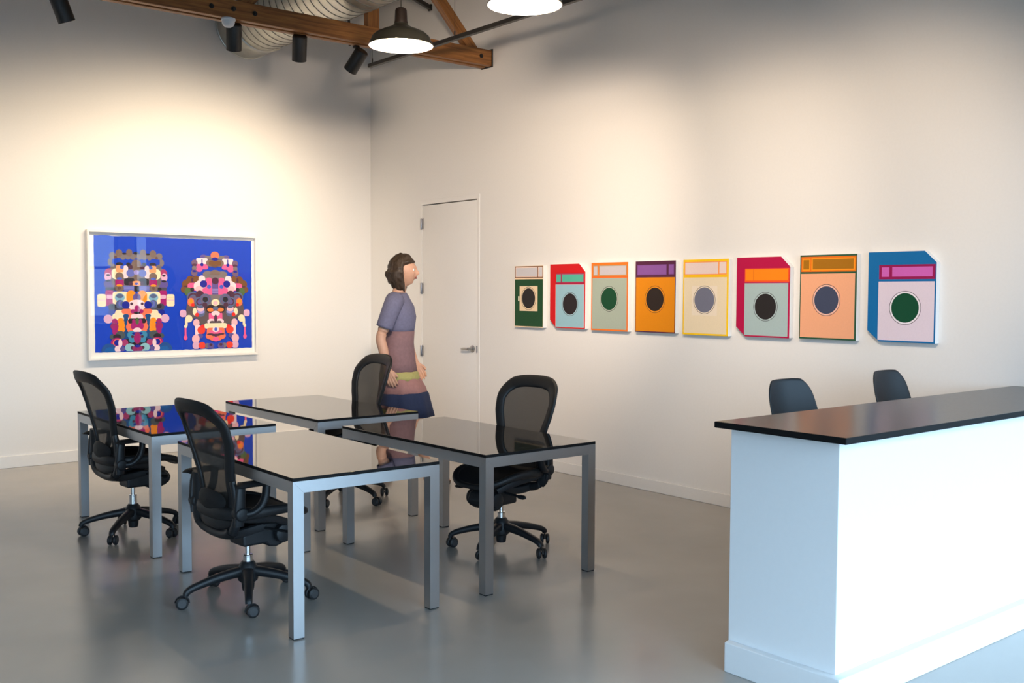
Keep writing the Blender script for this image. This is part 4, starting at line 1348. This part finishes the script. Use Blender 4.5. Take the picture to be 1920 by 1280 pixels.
body.materials.clear()
body.materials.append(M['skin'])
body.polygons.foreach_set('use_smooth', [True] * len(body.polygons))
link('body', body, person)
# eyes and lips
for s in (-1, 1):
    bm = bmesh.new()
    c_ = HC + Vector((.0745, s * .029, .010))
    bmesh.ops.create_uvsphere(bm, u_segments=16, v_segments=12, radius=.0125 * PS, matrix=Matrix.Translation(c_ * PS))
    ey = obj('eye', bm, M['eye_white'], person)
    bm = bmesh.new()
    ci = c_ + Vector((.0112, s * .0015, 0))
    bmesh.ops.create_uvsphere(bm, u_segments=12, v_segments=8, radius=1.0, matrix=Matrix.Translation(ci * PS) @ Matrix.Diagonal((.0022 * PS, .0058 * PS, .0058 * PS, 1)))
    obj('iris', bm, M['iris'], ey)
bm = bmesh.new()
for dz, hh in ((.004, .0042), (-.0045, .005)):
    bmesh.ops.create_uvsphere(bm, u_segments=16, v_segments=8, radius=1.0, matrix=Matrix.Translation((HC + Vector((.0915, 0, -.050 + dz))) * PS) @ Matrix.Diagonal((.007 * PS, .021 * PS, hh * PS, 1)))
obj('lips', bm, M['lips'], person)
# hair: a full bob, its front sunk behind the face
bm = bmesh.new()
bmesh.ops.create_uvsphere(bm, u_segments=64, v_segments=48, radius=1.0)
from mathutils import noise
for v in bm.verts:
    p = v.co.copy()
    x, y, z = p
    rx, ry, rz = .115, .108, .130
    if z < 0:
        rz = .165
        rx *= 1.10; ry *= 1.14
    q = Vector((x * rx - .014, y * ry, z * rz + .006))
    n_ = noise.fractal(Vector((x * 3, y * 3, z * 2.2)), 1.0, 2.0, 4)
    st = math.sin(22 * math.atan2(y, x) + 3 * z) * .0045 * (1 - abs(z))
    q *= 1 + .10 * n_
    q += Vector((x, y, 0)) * st
    face = max(0.0, min(1.0, (x - .18) / .25)) * max(0.0, min(1.0, (.50 - z) / .2))
    inner_ = Vector((x * .03 - .01, y * .05, z * .07))
    q = q.lerp(inner_, face)
    v.co = (q + HC) * PS
obj('hair', bm, M['hair'], person, angle=180)
# clothes: shells round the trunk, hips and thighs
def shell_cloth(name, rows, material, folds=0, amp=0.0, extra=None):
    bm = bmesh.new()
    n_ = 48
    rings = []
    for (z, cx, rx, ry) in rows:
        ring = []
        for i in range(n_):
            th = 2 * PI * i / n_
            k = 1 + amp * math.sin(folds * th + .7) * max(0, min(1, (.95 - z) / .3)) if folds else 1
            ring.append(K(cx + rx * k * math.cos(th), ry * k * math.sin(th), z))
        rings.append(ring)
    ngrid(bm, rings, True)
    if extra:
        extra(bm)
    o = obj(name, bm, material, person, angle=70)
    md = o.modifiers.new('thickness', 'SOLIDIFY'); md.thickness = .005; md.offset = 1
    return o
def sleeves(bm):
    for s, el in ((-1, (-.09, -.205, 1.13)), (1, (.01, .21, 1.12))):
        a = Vector((-.002, s * .115, 1.400)); c_ = Vector((-.005, s * .165, 1.375)); e = Vector(el)
        pts = [a, c_, c_.lerp(e, .35) + Vector((0, s * .008, 0)), c_.lerp(e, .72) + Vector((0, s * .006, 0))]
        pth = [p * PS for p in catmull(pts, 4)]
        k = len(pth)
        rr_ = [(.070 - .012 * (i / (k - 1))) * PS for i in range(k)]
        rings = []
        for i, p in enumerate(pth):
            tg = (pth[min(i + 1, k - 1)] - pth[max(i - 1, 0)]).normalized()
            sd = tg.cross(Vector((1, 0, 0))).normalized(); un = sd.cross(tg)
            rings.append([p + sd * rr_[i] * math.cos(2 * PI * j / 20) + un * rr_[i] * math.sin(2 * PI * j / 20) for j in range(20)])
        ngrid(bm, rings, True)
shell_cloth('jersey_top', [(1.462, .004, .058, .066), (1.440, .002, .072, .092), (1.405, .0, .092, .138), (1.36, .006, .112, .155), (1.28, .013, .122, .150), (1.20, .012, .113, .138), (1.15, .009, .108, .130)], M['cloth_top'], extra=sleeves)
shell_cloth('tunic', [(1.17, .010, .112, .134), (1.08, .006, .110, .136), (1.0, .003, .120, .152), (.93, .002, .128, .168), (.835, .006, .140, .180)], M['cloth_mauve'], 9, .02)
shell_cloth('sash', [(.862, .006, .134, .176), (.848, .006, .145, .185), (.82, .009, .150, .187), (.795, .014, .153, .188)], M['cloth_belt'])
shell_cloth('skirt_panel', [(.818, .010, .141, .181), (.80, .016, .152, .187), (.74, .030, .174, .192), (.67, .040, .188, .197)], M['cloth_rose'], 9, .035)
shell_cloth('skirt_hem', [(.705, .036, .179, .191), (.69, .039, .189, .199), (.60, .044, .206, .205), (.515, .050, .222, .212)], M['cloth_navy'], 9, .035)
for s, (hx, hy_, hz), (tx_, ty_, tz_), pit in ((-1, (.235, -.078, .0), (.42, -.092, .0), 0), (1, (-.225, .08, .07), (-.075, .09, .0), .45)):
    bm = bmesh.new()
    h, t_ = Vector((hx, hy_, hz)), Vector((tx_, ty_, tz_))
    pth = [h + Vector((0, 0, .030)), h.lerp(t_, .15) + Vector((0, 0, .038)), h.lerp(t_, .5) + Vector((0, 0, .036)), h.lerp(t_, .8) + Vector((0, 0, .028)), t_ + Vector((0, 0, .020))]
    pth = [p * PS for p in catmull(pth, 4)]
    k = len(pth)
    sweep(bm, pth, [(.038 * PS * math.sin(PI * (.22 + .62 * i / (k - 1))) ** .6, .030 * PS * (1 - .45 * i / (k - 1))) for i in range(k)], (0, 0, 1), 14, False, .8)
    obj('shoe', bm, M['shoe'], person, angle=60)
